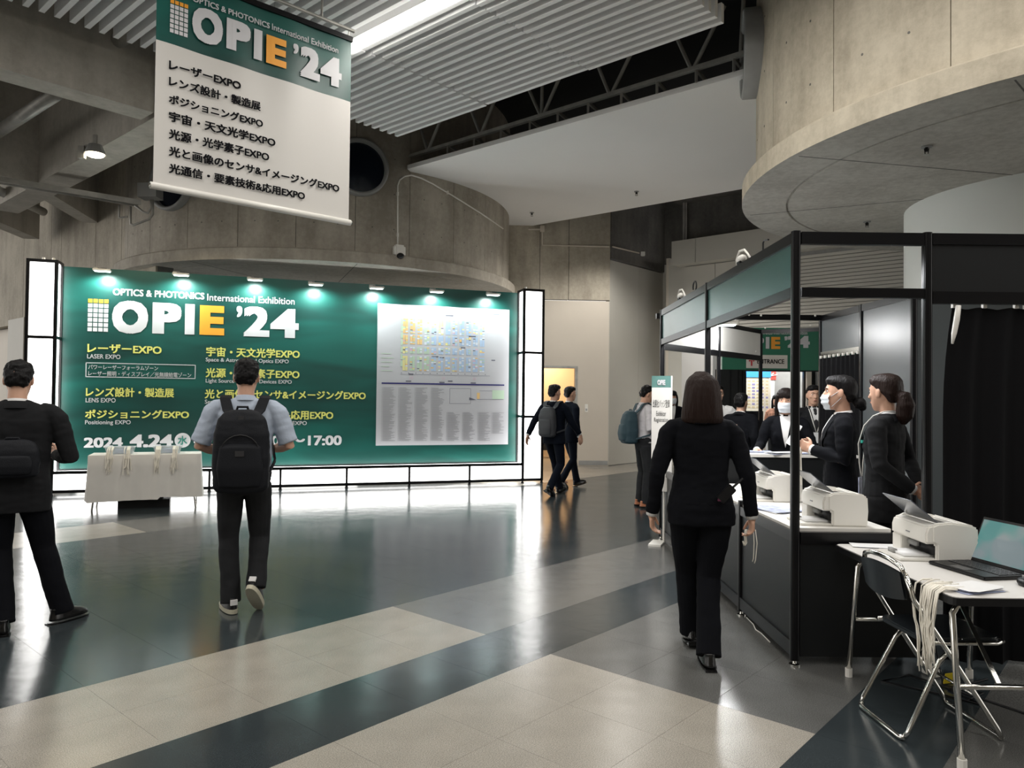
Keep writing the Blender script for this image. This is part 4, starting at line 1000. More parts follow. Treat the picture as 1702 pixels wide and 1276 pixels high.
for body, f_, yt, yb, m_, bo_ in (('OPIE', .42, 631, 640, TWHITE, .07), ('出展社バッジ登録', .88, 664, 677, TBLK, .0), ('Exhibitor', .5, 683, 691, TBLK, .0), ('Registration', .72, 694, 703, TBLK, .0)):
    shift(PS_.textuz(body, um_ - hw * f_, um_ + hw * f_, PS_.uz(1098, yb)[1], PS_.uz(1098, yt)[1], m_, ss, bo_, .003), ss)
# ================================================================== front table, printers, laptop
XT0, XT1, YT0, YT1, ZTb = 1.825, 2.58, 3.06, 4.20, .70
ft = empty('folding_table', ((XT0 + XT1) / 2, (YT0 + YT1) / 2, 0), label='white-topped folding table with chrome legs at the right front', cat='table')
mb = MB(); bbox(mb, XT0, XT1, YT0, YT1, ZTb - .004, ZTb); o = child(mb, 'laminate', mat('table_white', (.70, .68, .65), .35), ft)
mb = MB(); cr = .04; vs = []; K_ = 6
def rr_(x0, x1, y0, y1, r):
    out = []
    for cx, cy, a0 in ((x1 - r, y1 - r, 0), (x0 + r, y1 - r, PI / 2), (x0 + r, y0 + r, PI), (x1 - r, y0 + r, 1.5 * PI)):
        for k in range(K_): out.append((cx + r * math.cos(a0 + k / (K_ - 1) * PI / 2), cy + r * math.sin(a0 + k / (K_ - 1) * PI / 2)))
    return out
def rplate(x0, x1, y0, y1, r, z0, z1):
    mb = MB(); o = rr_(x0, x1, y0, y1, r); n = len(o); mb.add([(x, y, z0) for x, y in o] + [(x, y, z1) for x, y in o], [list(range(n))[::-1], list(range(n, 2 * n))] + [(i, (i + 1) % n, n + (i + 1) % n, n + i) for i in range(n)]); return mb
bpy.data.objects.remove(o)
child(rplate(XT0 + .008, XT1 - .008, YT0 + .008, YT1 - .008, .035, ZTb - .02, ZTb), 'table_top', mat('table_white', (.70, .68, .65), .35), ft)
child(rplate(XT0, XT1, YT0, YT1, .042, ZTb - .034, ZTb - .003), 'edge_band', BPL, ft)
def leg(x, yt, yf, s):
    mb = MB(); mb.tube([(x + s * .08, yt, ZTb - .045), (x + s * .015, yt, ZTb - .05), (x - s * .01, yt, ZTb - .09), (x - s * .03, yf, .03)], .014, 10); child(mb, 'leg', CHROME, ft, smooth=True)
    mb = MB(); mb.tube([(x - s * .03, yf, 0), (x - s * .03, yf, .045)], .019, 10); child(mb, 'foot_cap', WPL, ft)
for yt, yf in ((3.16, 3.06), (4.02, 4.08)):
    leg(1.89, yt, yf, 1); leg(2.49, yt, yf, -1)
    yb_ = yt + (yf - yt) * .55; mb = MB(); mb.tube([(1.875, yb_, .32), (2.505, yb_, .32)], .012, 8); child(mb, 'cross_bar', CHROME, ft, smooth=True)
for x in (2.05, 2.40):
    mb = MB(); mb.bar((x, 3.45, ZTb - .04), (x, 3.12, .33), .006, .02, up=(1, 0, 0)); child(mb, 'folding_brace', CHROME, ft)
# printers
def printer(loc, rz, lab):
    r = empty('laser_printer', loc, rz, label=lab, cat='printer')
    # x: depth (paper comes out towards -x), y: width
    W_ = .185
    def prism(mb, pts, a, b):
        k = len(pts); mb.add([(x, a, z) for x, z in pts] + [(x, b, z) for x, z in pts], [list(range(k)), list(range(k, 2 * k))[::-1]] + [(i, (i + 1) % k, k + (i + 1) % k, k + i)[::-1] for i in range(k)])
    def pr(name, m, pts, a, b, bevel=.006, smooth=True): mb = MB(); prism(mb, pts, a, b); return mb.build(name, m, r, smooth=smooth, bevel=bevel)
    pr('body', WPL, [(-.045, 0), (.125, 0), (.13, .09), (.125, .178), (.10, .178), (.10, .165), (-.045, .165)], -W_ + .03, W_ - .03, .004)
    for s_ in (-1, 1):
        a, b = (-W_, -W_ + .03) if s_ < 0 else (W_ - .03, W_)
        pr('side_panel', WPL, [(-.075, 0), (.125, 0), (.132, .09), (.127, .175), (.08, .19), (.0, .20), (-.07, .195), (-.10, .18), (-.10, .10), (-.075, .085)], a, b, .008)
    pr('front_cover', WPL, [(-.13, .09), (-.04, .09), (-.04, .165), (-.075, .19), (-.118, .178), (-.13, .14)], -W_ + .004, W_ - .004, .008)
    pr('far_cheek', WPL, [(-.125, 0), (-.04, 0), (-.04, .09), (-.125, .09)], W_ - .10, W_ - .004, .004)
    pr('paper_mouth', BPL, [(-.08, .03), (-.04, .03), (-.04, .09), (-.08, .09)], -W_ + .03, W_ - .10, 0)
    pr('roller_block', GREYP, [(-.10, .05), (-.07, .05), (-.07, .075), (-.10, .075)], -.02, .07, 0)
    pr('paper_tray', WPL, [(-.25, 0), (-.04, 0), (-.04, .014), (-.25, .014)], -W_ + .02, W_ - .10, .004)
    pr('paper_stack', PAPER, [(-.21, .015), (-.05, .015), (-.05, .027), (-.21, .027)], -W_ + .06, W_ - .14, 0)
    pr('paper_guide', GREYP, [(-.22, .015), (-.20, .015), (-.20, .035), (-.22, .035)], -.03, .03, 0)
    pr('output_well', BPL, [(-.02, .166), (.07, .166), (.07, .17), (-.02, .17)], -W_ + .06, W_ - .06, 0)
    pr('well_slope', WPL, [(-.045, .166), (.0, .166), (-.03, .185), (-.05, .185)], -W_ + .03, W_ - .03, 0)
    pr('top_rim', WPL, [(.075, .165), (.128, .165), (.122, .182), (.085, .192), (.075, .188)], -W_ + .03, W_ - .03, .005)
    a = Vector((-.055, 0, .192)); d_ = Vector((-.72, 0, .60)).normalized(); u_ = Vector((0, 1, 0)); L_ = .175
    mb = MB(); mb.bar(a, a + d_ * L_, .31, .005, up=d_.cross(u_)); mb.build('output_flap', mat('smoke_flap', (.10, .11, .13), .15, alpha=.85), r)
    mb = MB(); nf = Vector((.6, 0, .72)) * .006; mb.bar(a + d_ * .03 + nf, a + d_ * .16 + nf, .21, .0015, up=d_.cross(u_)); mb.build('printed_sheet', mat('sheet_grey', (.40, .46, .56), .3), r)
    mb = MB(); mb.box((-.131, .0, .125), (.002, .04, .006)); mb.build('maker_mark', TGREY, r)
    return r
P3_ = printer((2.225, 3.91, .70), math.radians(-2), 'white laser printer on the front folding table beside the laptop')
P2_ = printer((1.955, 4.50, .775), math.radians(-2), 'white laser printer on the booth counter, just right of the corner post')
P1_ = printer((1.97, 5.51, .775), math.radians(-2), 'white laser printer farther back on the booth counter, left of the corner post')
# laptop
lp = empty('laptop', (2.225, 3.545, .70), math.radians(-80), label='open black laptop showing a teal screen on the front table', cat='laptop')
mb = MB(); mb.box((0, 0, .010), (.35, .235, .016)); mb.build('base', BPL, lp, bevel=.004)
for j in range(5):
    for i in range(13):
        mb = MB() if (i == 0 and j == 0) else mb
        mb.box((-.145 + i * .0242, .085 - j * .024, .0195), (.020, .019, .003))
mb.build('keys', mat('key_black', (.03, .03, .032), .4), lp, kind='stuff')
mb = MB(); mb.box((-.01, -.075, .0185), (.1, .055, .001)); mb.build('touchpad', mat('pad_grey', (.05, .05, .055), .25), lp)
hinge = Vector((0, .115, .016)); up_ = Vector((0, .38, .92)).normalized(); nn_ = Vector((0, -.92, .38)).normalized()
M_ = Matrix((Vector((1, 0, 0)), up_, nn_)).transposed()
mb = MB(); mb.box(hinge + up_ * .115, (.35, .23, .008), M_); mb.build('lid', BPL, lp, bevel=.002)
mb = MB(); mb.box(hinge + up_ * .117 + nn_ * .0045, (.33, .20, .001), M_)
def screen_mat():
    m = bpy.data.materials.new('laptop_screen'); m.use_nodes = True; N = m.node_tree.nodes; L = m.node_tree.links; b = N['Principled BSDF']; tc = N.new('ShaderNodeTexCoord')
    t = N.new('ShaderNodeTexNoise'); t.inputs['Scale'].default_value = 5; L.new(tc.outputs['Object'], t.inputs[0]); cr = N.new('ShaderNodeValToRGB'); L.new(t.outputs[0], cr.inputs[0])
    e = cr.color_ramp.elements; e[0].position = .45; e[0].color = (.07, .20, .19, 1); e[1].position = .58; e[1].color = (.16, .20, .21, 1)
    b.inputs['Base Color'].default_value = (.02, .02, .02, 1); b.inputs['Roughness'].default_value = .25; L.new(cr.outputs[0], b.inputs['Emission Color']); b.inputs['Emission Strength'].default_value = .9; return m
mb.build('screen', screen_mat(), lp)
mo = empty('mouse', (2.275, 3.28, .70), math.radians(-20), label='black computer mouse beside the laptop at the right edge', cat='mouse')
mb = MB(); mb.ell((0, 0, .014), (.032, .055, .022)); mb.v = [Vector((v.x, v.y, max(v.z, .001))) for v in mb.v]; mb.build('body', BPL, mo, smooth=True)
mb = MB(); mb.tube([(-.004, .03, .032), (.004, .03, .032)], .008, 10); mb.build('scroll_wheel', GREYP, mo)
# papers
def sheets(lab, loc, rz, w, d, n, m=PAPER, name='paper_stack'):
    r = empty(name, loc, rz, label=lab, cat='papers'); q = random.Random(hash(lab) % 999 if 0 else len(lab)); 
    for i in range(n):
        mb = MB(); mb.box((0, 0, .002 + i * .0045), (w, d, .003), Matrix.Rotation(q.uniform(-.25, .25), 3, 'Z')); mb.v = [v + Vector((q.uniform(-.02, .02), q.uniform(-.02, .02), 0)) for v in mb.v]; mb.build('sheet', m if i % 2 == 0 else PAPER, r)
    return r
sheets('stack of clear badge holders by the lanyards on the front table', (1.99, 3.20, .70), .3, .2, .12, 4, PAPERB)
sheets('sheets of paper on the front table behind the printer', (2.02, 4.13, .70), -.2, .22, .10, 2, PAPERB)
sheets('printed sheets on the booth counter between the printers', (1.76, 4.95, .775), .4, .2, .28, 3, PAPERB)
sheets('white sheets on the counter edge right of the corner printer', (2.08, 4.50, .775), -.3, .12, .2, 2, PAPER)
sheets('tall fan of name badges on the high counter, near side', (2.5, 6.72, 1.025), .2, .36, .14, 4, PAPERB)
sheets('name badges in rows on the high counter, far side', (2.2, 6.88, 1.025), -.1, .4, .16, 3, PAPERB)
# lanyards over the front table edge
ln = MB(); rr = random.Random(11)
for k in range(26):
    y = rr.uniform(3.13, 3.33); L_ = rr.uniform(.14, .30); x0_ = XT0
    pts = [(x0_ + rr.uniform(.05, .13), y + rr.uniform(-.03, .03), ZTb + .008 + rr.random() * .01), (x0_ + .02, y, ZTb + .01 + rr.random() * .008), (x0_ - .01, y, ZTb - .004), (x0_ - .016 - rr.random() * .01, y + rr.uniform(-.006, .006), ZTb - .08)]
    yy = y; 
    for j in range(4): yy += rr.uniform(-.012, .012) + (.01 if y < 3.2 else -.01); pts.append((x0_ - .016 - rr.random() * .014, yy, ZTb - .08 - L_ * (j + 1) / 4))
    ln.tube(pts, .0032, 5)
ln.build('lanyard_bundle', LANY, None, smooth=True, kind='stuff', label='bundle of white lanyards hanging over the left edge of the front table', cat='lanyards')
# folding chair
ch = empty('folding_chair', (1.99, 3.50, 0), math.radians(3), label='chrome folding chair with black seat tucked under the front table', cat='chair')
def cht(name, pts, r=.0115, m=CHROME): mb = MB(); mb.tube(pts, r, 10); return mb.build(name, m, ch, smooth=True)
for sy in (-1, 1):
    y = .19 * sy
    cht('back_leg', [(-.235, y * .92, .73), (-.20, y * .95, .62), (-.10, y, .47), (.17, y * 1.03, .06), (.19, y * 1.03, .02)])
    cht('front_leg', [(.02, y * .9, .45), (-.08, y * .9, .35), (-.23, y * 1.0, .05), (-.245, y * .96, .02)])
cht('back_top_tube', [(-.235, -.175, .73), (-.245, -.15, .765), (-.255, -.08, .785), (-.258, 0, .79), (-.255, .08, .785), (-.245, .15, .765), (-.235, .175, .73)])
cht('front_foot_bar', [(.19, -.195, .02), (.2, -.17, .0125), (.2, .17, .0125), (.19, .195, .02)])
cht('rear_foot_bar', [(-.245, -.185, .02), (-.255, -.16, .0125), (-.255, .16, .0125), (-.245, .185, .02)])
cht('cross_bar', [(.08, -.19, .20), (.08, .19, .20)], .007)
mb = MB(); vs = []; fs = []
for i in range(13):
    y = -.165 + .33 * i / 12; c = (y / .165) ** 2
    for z in (.62, .66, .70, .74): vs.append((-.235 - .02 * (1 - c) - (z - .62) * .2, y, z + .02 * (1 - c) * (1 if z > .7 else -1 if z < .63 else 0)))
for i in range(12):
    for j in range(3): k = i * 4 + j; fs.append((k, k + 4, k + 5, k + 1))
b = len(vs); vs += [(x + .012, y, z) for x, y, z in vs]; fs += [tuple(b + q for q in f[::-1]) for f in fs]
mb.add(vs, fs); mb.build('backrest', mat('chair_vinyl', (.02, .025, .03), .3, bump=.1, bs=20), ch, smooth=True)
mb = rplate(-.16, .21, -.185, .185, .05, .43, .455); mb.build('seat', MAT['chair_vinyl'], ch, bevel=.006)
cht('seat_frame', [(-.16, -.19, .435), (.17, -.195, .435), (.215, -.17, .435), (.22, 0, .435), (.215, .17, .435), (.17, .195, .435), (-.16, .19, .435)], .01)
# floor clutter
pl = empty('power_plug', atz(1548, 1122), .4, label='white power socket block on the floor under the front table', cat='plug')
mb = MB(); mb.box((0, 0, .025), (.05, .09, .045)); mb.build('block', WPL, pl, bevel=.006)
mb = MB(); mb.tube([(0, .04, .03), (.03, .09, .04), (.1, .12, .02), (.2, .1, .006), (.3, .15, .006)], .005, 6); mb.build('cable', WPL, pl, smooth=True)
mb = MB(); mb.box((0, 0, .03), (.07, .004, .06), Matrix.Rotation(.25, 3, 'X')); o = mb.build('yellow_tag', mat('tag_yellow', (.80, .62, .02), .5), None, label='yellow warning tag on cables under the front table', cat='tag'); o.location = atz(1578, 1137); o.rotation_euler = (0, 0, .3); o.location.z = .003
cbl = MB(); cbl.tube([(2.6, 4.05, .006), (2.3, 3.9, .006), (2.35, 3.7, .006), (2.2, 3.85, .006), (2.0, 4.0, .006), (2.2, 4.1, .006), (2.5, 3.6, .006), (2.75, 3.3, .006), (2.9, 3.3, .006)], .005, 6)
cbl.tube([(2.3, 4.0, .64), (2.28, 4.02, .3), (2.3, 3.95, .01), (2.45, 3.85, .006), (2.3, 3.75, .006)], .004, 6)
cbl.build('power_cables', BPL, None, smooth=True, label='tangle of black power cables on the floor beneath the front table', cat='cable')
mb = MB(); mb.tube([atz(1241, 1026, .004), atz(1252, 1037, .004), atz(1256, 1046, .004), atz(1265, 1052, .004), atz(1280, 1067, .004)], .0035, 6); mb.build('white_cord', WPL, None, label='white cord end lying along the foot of the booth front', cat='cord')
# ================================================================== PEOPLE
SKIN = mat('skin', (.62, .36, .25), .5, bump=.05, bs=120, var=.08, vs=12)
SKIND = mat('skin_shade', (.50, .27, .18), .5, bump=.05, bs=120)
def hairm(n, c): return mat(n, c, .5, bump=.6, bs=9, bscale=(14, 14, 1.5), spec=.18)
HAIRK = hairm('hair_black', (.005, .0045, .005)); HAIRB = hairm('hair_dark_brown', (.010, .006, .005)); HAIRR = hairm('hair_brown', (.018, .009, .007))
SUITK = mat('suit_black', (.0045, .005, .007), .9, spec=.12, bump=.12, bs=300); SUITG = mat('suit_charcoal', (.010, .0105, .012), .85, spec=.2, bump=.12, bs=300)
SUITN = mat('suit_navy', (.004, .006, .012), .9, spec=.12, bump=.12, bs=300)
JEAN = mat('dark_trousers', (.020, .021, .023), .9, spec=.2, bump=.2, bs=200, var=.2, vs=9)
SHIRTB = mat('shirt_light_blue', (.42, .48, .58), .8, bump=.15, bs=90, var=.06, vs=6); SHIRTW = mat('shirt_white', (.75, .74, .73), .75, bump=.1, bs=60)
SHIRTG = mat('shirt_pale_lilac', (.60, .58, .60), .8, bump=.1, bs=60)
LEATH = mat('shoe_leather', (.006, .006, .006), .22, spec=.6); SOLE = mat('shoe_sole', (.55, .52, .40), .6); BROWNL = mat('shoe_tan', (.35, .13, .06), .4)
MASKM = mat('face_mask', (.72, .76, .80), .75); EYEW = mat('eye_white', (.7, .68, .65), .3); LIP = mat('lips', (.42, .16, .13), .5)
def V(*a): return Vector(a)
def hand(mb, w, d, t, left, curl=.5, s=1.0):
    d = d.normalized(); t = (t - d * t.dot(d)).normalized(); n = d.cross(t) * (1 if left else -1)
    M = Matrix((d, t, n)).transposed()
    mb.tube([w - d * .03, w + d * .01, w + d * .03], [.026 * s, .025 * s, .022 * s], 10)
    mb.ell(w + d * .048 * s, (.05 * s, .039 * s, .0155 * s), M)
    mb.box(w + d * .055 * s, (.06 * s, .066 * s, .022 * s), M)
    for i, L in enumerate((.074, .082, .076, .060)):
        b = w + d * (.084 - .004 * abs(i - 1)) * s + t * (.029 - .0195 * i) * s; a = curl * .55; pts = [b - d * .02 * s, b]; p = b; dirv = d
        for k in range(3):
            a_ = curl * (.55 + .75 * k); dirv = d * math.cos(a_) + n * math.sin(a_); p = p + dirv * L * s * (.42, .32, .26)[k]; pts.append(p)
        mb.tube(pts, [.009 * s, .0092 * s, .0086 * s, .0078 * s, .0062 * s], 8)
    b = w + d * .02 * s + t * .028 * s; q1 = b + (t * .75 + d * .65 + n * .25).normalized() * .036 * s; q2 = q1 + (d * .95 + t * .1 + n * (.25 + .3 * curl)).normalized() * .032 * s; q3 = q2 + (d * .9 - t * .1 + n * .5 * curl).normalized() * .022 * s
    mb.tube([b - t * .01 * s, b, q1, q2, q3], [.012 * s, .0125 * s, .0108 * s, .0098 * s, .007 * s], 8)
def wr(amp, sc=9, zs=1.6):
    def f(p):
        return amp * (noise.noise(Vector((p.x * sc, p.y * sc, p.z * sc * zs))) + .5 * noise.noise(Vector((p.x * sc * 2.3 + 5, p.y * sc * 2.3, p.z * sc * 3.2 * zs))))
    return f
def person(label, loc, rz, Ht=1.70, body='m', top='jacket', topm=None, botm=None, shirt=None, hair='short', hairmat=None, skin=None, arms=None, legs=None, head=(0, 0, 0), hshift=(0, 0),
           shoes='leather', mask=False, detail=1, lean=0, wide=1.0, skirt=None, face=True, collar=True, sleeve=1.0, hem=.76, tie=None, glasses=False, cut=None):
    k = Ht / 1.70; topm = topm or SUITK; botm = botm or topm; hairmat = hairmat or HAIRK; skin = skin or SKIN
    r = empty('person', (loc[0], loc[1], 0), math.radians(rz), label=label, cat='person')
    fem = body == 'f'; w = wide
    vx = .0065 if detail > 1 else .008 if detail == 1 else .014
    shx = (.165 if fem else .19) * w; shz = 1.365
    def LN(p, f=1.0):     # forward lean of everything above the hips
        p = Vector(p); h = max(0, min(1, (p.z - .9) / .35)); a = lean * h
        if not a: return p
        c = V(0, 0, .92); q = p - c; return c + V(q.x, q.y * math.cos(a) + q.z * math.sin(a), q.z * math.cos(a) - q.y * math.sin(a))
    def leanmb(m):
        if lean: m.v = [LN(v) for v in m.v]
        return m
    arms = arms or {}; legs = legs or {}
    A = {}
    for s in (-1, 1):
        A[s] = arms.get(s) or dict(e=V(s * (shx + .055), -.03, 1.115), w=V(s * (shx + .06), .03, .87), t=V(0, 1, 0), d=None, curl=.5)
        A[s]['s'] = LN(V(s * shx, -.005, shz))
    Lg = {}
    for s in (-1, 1):
        Lg[s] = legs.get(s) or dict(k=V(s * .10, .02, .49), a=V(s * .105, -.02, .085), yaw=s * -8, pitch=0)
    hy, hp, hr_ = [math.radians(x) for x in head]
    NP = V(0, -.012, 1.485)
    HM = Matrix.Translation(LN(NP) + V(hshift[0], hshift[1], 0)) @ Matrix.Rotation(hy, 4, 'Z') @ Matrix.Rotation(-hp, 4, 'X') @ Matrix.Rotation(hr_, 4, 'Y') @ Matrix.Translation(-NP)
    def hx(mb): mb.v = [HM @ v for v in mb.v]; return mb
    # ---- continuous body
    mb = MB()
    hd = MB()
    hd.loft([(0, .050, 1.467, .018, .018), (0, .046, 1.474, .032, .030), (0, .037, 1.492, .047, .046), (0, .026, 1.515, .057, .060), (0, .016, 1.545, .066, .074), (0, .008, 1.575, .071, .085), (0, .0, 1.605, .0745, .092), (0, -.005, 1.64, .0735, .091), (0, -.009, 1.668, .063, .079), (0, -.012, 1.688, .042, .055), (0, -.012, 1.697, .02, .03)], 22, 2.15)
    hd.ell((0, -.045, 1.60), (.066, .062, .075))
    hd.tube([(0, .088, 1.603), (0, .100, 1.582), (0, .112, 1.562), (0, .098, 1.552)], [.008, .0105, .0135, .010], 8)
    hd.ell((.011, .100, 1.559), (.009, .010, .008)); hd.ell((-.011, .100, 1.559), (.009, .010, .008))
    hd.ell((0, .088, 1.525), (.024, .012, .011)); hd.ell((0, .078, 1.617), (.05, .022, .009))
    hd.ell((.042, .062, 1.567), (.022, .022, .02)); hd.ell((-.042, .062, 1.567), (.022, .022, .02))
    for s in (-1, 1): hd.ell((s * .076, -.008, 1.583), (.010, .021, .033), Matrix.Rotation(s * .35, 3, 'Z'))
    hx(hd); mb.add(hd.v, hd.f)
    nb = LN(V(0, -.022, 1.37)); nt = HM @ V(0, -.012, 1.53)
    mb.tube([nb, (nb + nt) / 2 + V(0, -.004, 0), nt], [.062, .05 if fem else .056, .05 if fem else .055], 14)
    tb = MB(); tb.loft([(0, 0, .80, .12, .08), (0, 0, .95, .145, .095), (0, 0, 1.08, .125, .085), (0, 0, 1.28, .14, .095), (0, -.01, 1.38, .13, .07), (0, -.015, 1.425, .06, .05)], 16); leanmb(tb); mb.add(tb.v, tb.f)
    for s in (-1, 1):
        a = A[s]; d = a['d'] or (a['w'] - a['e'])
        mb.tube([a['s'] * 1.0 - V(s * .05, 0, 0), a['s'], (a['s'] + a['e']) / 2, a['e'], a['e'] * .6 + a['w'] * .4, a['w']], [.04, .045, .042, .036, .037, .025], 12)
        hand(mb, a['w'], Vector(d), a['t'], s < 0, a.get('curl', .5), .92 if fem else 1.0)
        L_ = Lg[s]; mb.tube([V(s * .075, 0, .86), L_['k'], L_['a'] + V(0, 0, .02), L_['a'] - V(0, 0, .03)], [.065, .045, .034, .034], 12)
        fy = math.radians(L_['yaw']); mb.tube([L_['a'] - V(0, 0, .02), L_['a'] + V(-math.sin(fy) * .12, math.cos(fy) * .12, -.045)], [.03, .022], 8)
    me = fuse(mb, vx * .9, 2); o = new_obj('body', me, skin, r)
    S_ = Matrix.Scale(k, 4)
    objs = [o]
    def add(name, mb_or_me, m, smooth=True, **kw):
        if isinstance(mb_or_me, MB): o = mb_or_me.build(name, m, r, smooth=smooth, **kw)
        else: o = new_obj(name, mb_or_me, m, r, **kw)
        objs.append(o); return o
    # ---- trousers / legs
    gl = MB(); pel = MB()
    pel.loft([(0, 0, .79, .10 * w, .075), (0, -.005, .85, .158 * w, .112), (0, -.01, .93, .172 * w, .122), (0, 0, 1.02, .155 * w, .105), (0, 0, 1.06, .145 * w, .098)], 22, 2.3); gl.add(leanmb(pel).v, pel.f)
    for s in (-1, 1):
        L_ = Lg[s]; hp_ = V(s * .083 * w, -.005, .86); kn = L_['k']; an = L_['a']; th = .088 * w; 
        mid = (hp_ + kn) / 2; sh = (kn + an) / 2 + V(0, -.008, 0); cf = legs.get('cuff', .060)
        gl.tube([hp_, mid, kn, sh, an * .9 + kn * .1, an + (an - kn).normalized() * .025], [th, .078 * w, .063 * w, .060 * w, cf, cf + .002], 16)
    me = fuse(gl, vx, 2, wr(.006, 7, .9)); add('trousers', me, botm)
    # ---- shoes
    for s in (-1, 1):
        L_ = Lg[s]; sm_ = MB(); fy = math.radians(L_['yaw']); 
        M = Matrix.Translation(L_['a']) @ Matrix.Rotation(fy, 4, 'Z') @ Matrix.Rotation(math.radians(L_['pitch']), 4, 'X') @ Matrix.Translation(V(0, 0, -.085))
        sm_.loft([(0, .05, .018, .043, .135), (0, .05, .045, .041, .130), (0, .035, .066, .036, .112), (0, .0, .085, .034, .072), (0, -.03, .10, .036, .045)], 18, 2.5)
        sm_.v = [M @ v for v in sm_.v]; me = fuse(sm_, .008, 2); sh_ = add('shoe', me, LEATH if shoes == 'leather' else BROWNL if shoes == 'tan' else BPL)
        so = MB(); so.loft([(0, .05, .0, .044, .138), (0, .05, .012 if shoes == 'leather' else .028, .046, .141)], 20, 2.5)
        if shoes == 'leather': so.box((0, -.055, -.004), (.066, .07, .02))
        so.v = [M @ v for v in so.v]; o2 = so.build('sole', LEATH if shoes != 'sneaker' else SOLE, sh_, smooth=False); o2.data.transform(S_)
        if shoes == 'sneaker':
            tg = MB(); tg.box((0, -.078, .075), (.045, .012, .035)); tg.v = [M @ v for v in tg.v]; o2 = tg.build('heel_tab', SHIRTW, sh_); o2.data.transform(S_)
    # ---- top
    tb = MB(); tt = MB()
    if top == 'jacket':
        if fem: rings = [(0, -.012, hem, .178 * w, .122), (0, -.012, .90, .176 * w, .125), (0, -.004, 1.0, .155 * w, .110), (0, 0, 1.10, .142 * w, .100), (0, .004, 1.22, .150 * w, .112), (0, -.002, 1.32, .158 * w, .108), (0, -.012, 1.39, .150 * w, .080), (0, -.018, 1.425, .115 * w, .062), (0, -.02, 1.452, .065, .05)]
        else: rings = [(0, -.008, hem, .185 * w, .13), (0, -.008, .92, .180 * w, .128), (0, 0, 1.05, .168 * w, .118), (0, 0, 1.20, .180 * w, .125), (0, -.004, 1.32, .185 * w, .115), (0, -.012, 1.39, .175 * w, .085), (0, -.018, 1.425, .125 * w, .064), (0, -.02, 1.457, .068, .052)]
    else: rings = [(0, -.004, .90, .165 * w, .115), (0, 0, 1.0, .165 * w, .118), (0, 0, 1.12, .165 * w, .115), (0, 0, 1.24, .175 * w, .118), (0, -.004, 1.33, .178 * w, .108), (0, -.012, 1.39, .168 * w, .08), (0, -.018, 1.43, .10 * w, .06), (0, -.02, 1.45, .06, .05)]
    tt.loft(rings, 24, 2.35); leanmb(tt); tb.add(tt.v, tt.f)
    for s in (-1, 1):
        a = A[s]; sp, e, wv = a['s'], a['e'], a['w']
        r0 = .062 if fem else .068
        if top == 'jacket':
            tb.tube([sp - V(s * .085, 0, -.025), sp - V(s * .03, 0, -.008), sp + (e - sp) * .12, (sp + e) / 2, e, (e + wv) / 2, wv - (wv - e).normalized() * .012], [r0 * .8, r0 * .93, r0 * .99, r0 * .93, r0 * .80, r0 * .70, .043 if not fem else .041], 16)
            cfb = MB(); dd = (wv - e).normalized(); cfb.tube([wv - dd * .03, wv + dd * .004], [.034, .035], 12); add('shirt_cuff', cfb, SHIRTW)
        else:
            q = sp + (e - sp) * min(1, sleeve * 1.0); 
            pts = [sp - V(s * .085, 0, -.025), sp - V(s * .03, 0, -.008), sp + (q - sp) * .12, (sp + q) / 2, q]; rs = [r0 * .8, r0 * .93, r0 * 1.0, r0 * .97, r0 * .98]
            if sleeve > 1: q2 = e + (wv - e) * (sleeve - 1); pts = [sp - V(s * .085, 0, -.025), sp - V(s * .03, 0, -.008), sp + (e - sp) * .12, (sp + e) / 2, e, q2]; rs = [r0 * .8, r0 * .93, r0, r0 * .92, r0 * .85, r0 * .80]
            tb.tube(pts, rs, 16)
    if fem and top == 'jacket':
        bu = MB(); bu.ell((.06, .075, 1.24), (.06, .045, .06)); bu.ell((-.06, .075, 1.24), (.06, .045, .06)); leanmb(bu); tb.add(bu.v, bu.f)
    me = fuse(tb, vx, 6, wr(.0065 if top == 'jacket' else .007, 8, 1.3)); add('jacket' if top == 'jacket' else 'shirt', me, topm)
    if collar:
        co_ = MB(); K = 20; vs = []; fs = []
        cm = shirt or SHIRTW
        for i in range(K + 1):
            a = PI * (.5 + .12) + (2 * PI - .24 * PI) * i / K
            for rr_, z in ((.066, 1.425), (.060, 1.468 - .018 * (.5 + .5 * math.sin(a))), (.064, 1.462 - .018 * (.5 + .5 * math.sin(a))), (.078, 1.432 - .02 * (.5 + .5 * math.sin(a)))):
                vs.append(V(rr_ * math.cos(a), -.018 + rr_ * .95 * math.sin(a), z))
        for i in range(K):
            for q in range(3): fs.append((i * 4 + q, i * 4 + q + 1, i * 4 + 4 + q + 1, i * 4 + 4 + q))
        co_.add([LN(v) for v in vs], fs); add('collar', co_, cm)
        if top == 'jacket':
            lp_ = MB(); vs = []; fs = []
            for i in range(K + 1):
                a = PI * (.5 + .2) + (2 * PI - .4 * PI) * i / K
                for rr_, z in ((.070, 1.40), (.070, 1.452), (.079, 1.448), (.098, 1.405)): vs.append(V(rr_ * math.cos(a), -.022 + rr_ * .9 * math.sin(a), z - .012 * (.5 + .5 * math.sin(a))))
            for i in range(K):
                for q in range(3): fs.append((i * 4 + q, i * 4 + q + 1, i * 4 + 4 + q + 1, i * 4 + 4 + q))
            lp_.add([LN(v) for v in vs], fs); add('jacket_collar', lp_, topm)
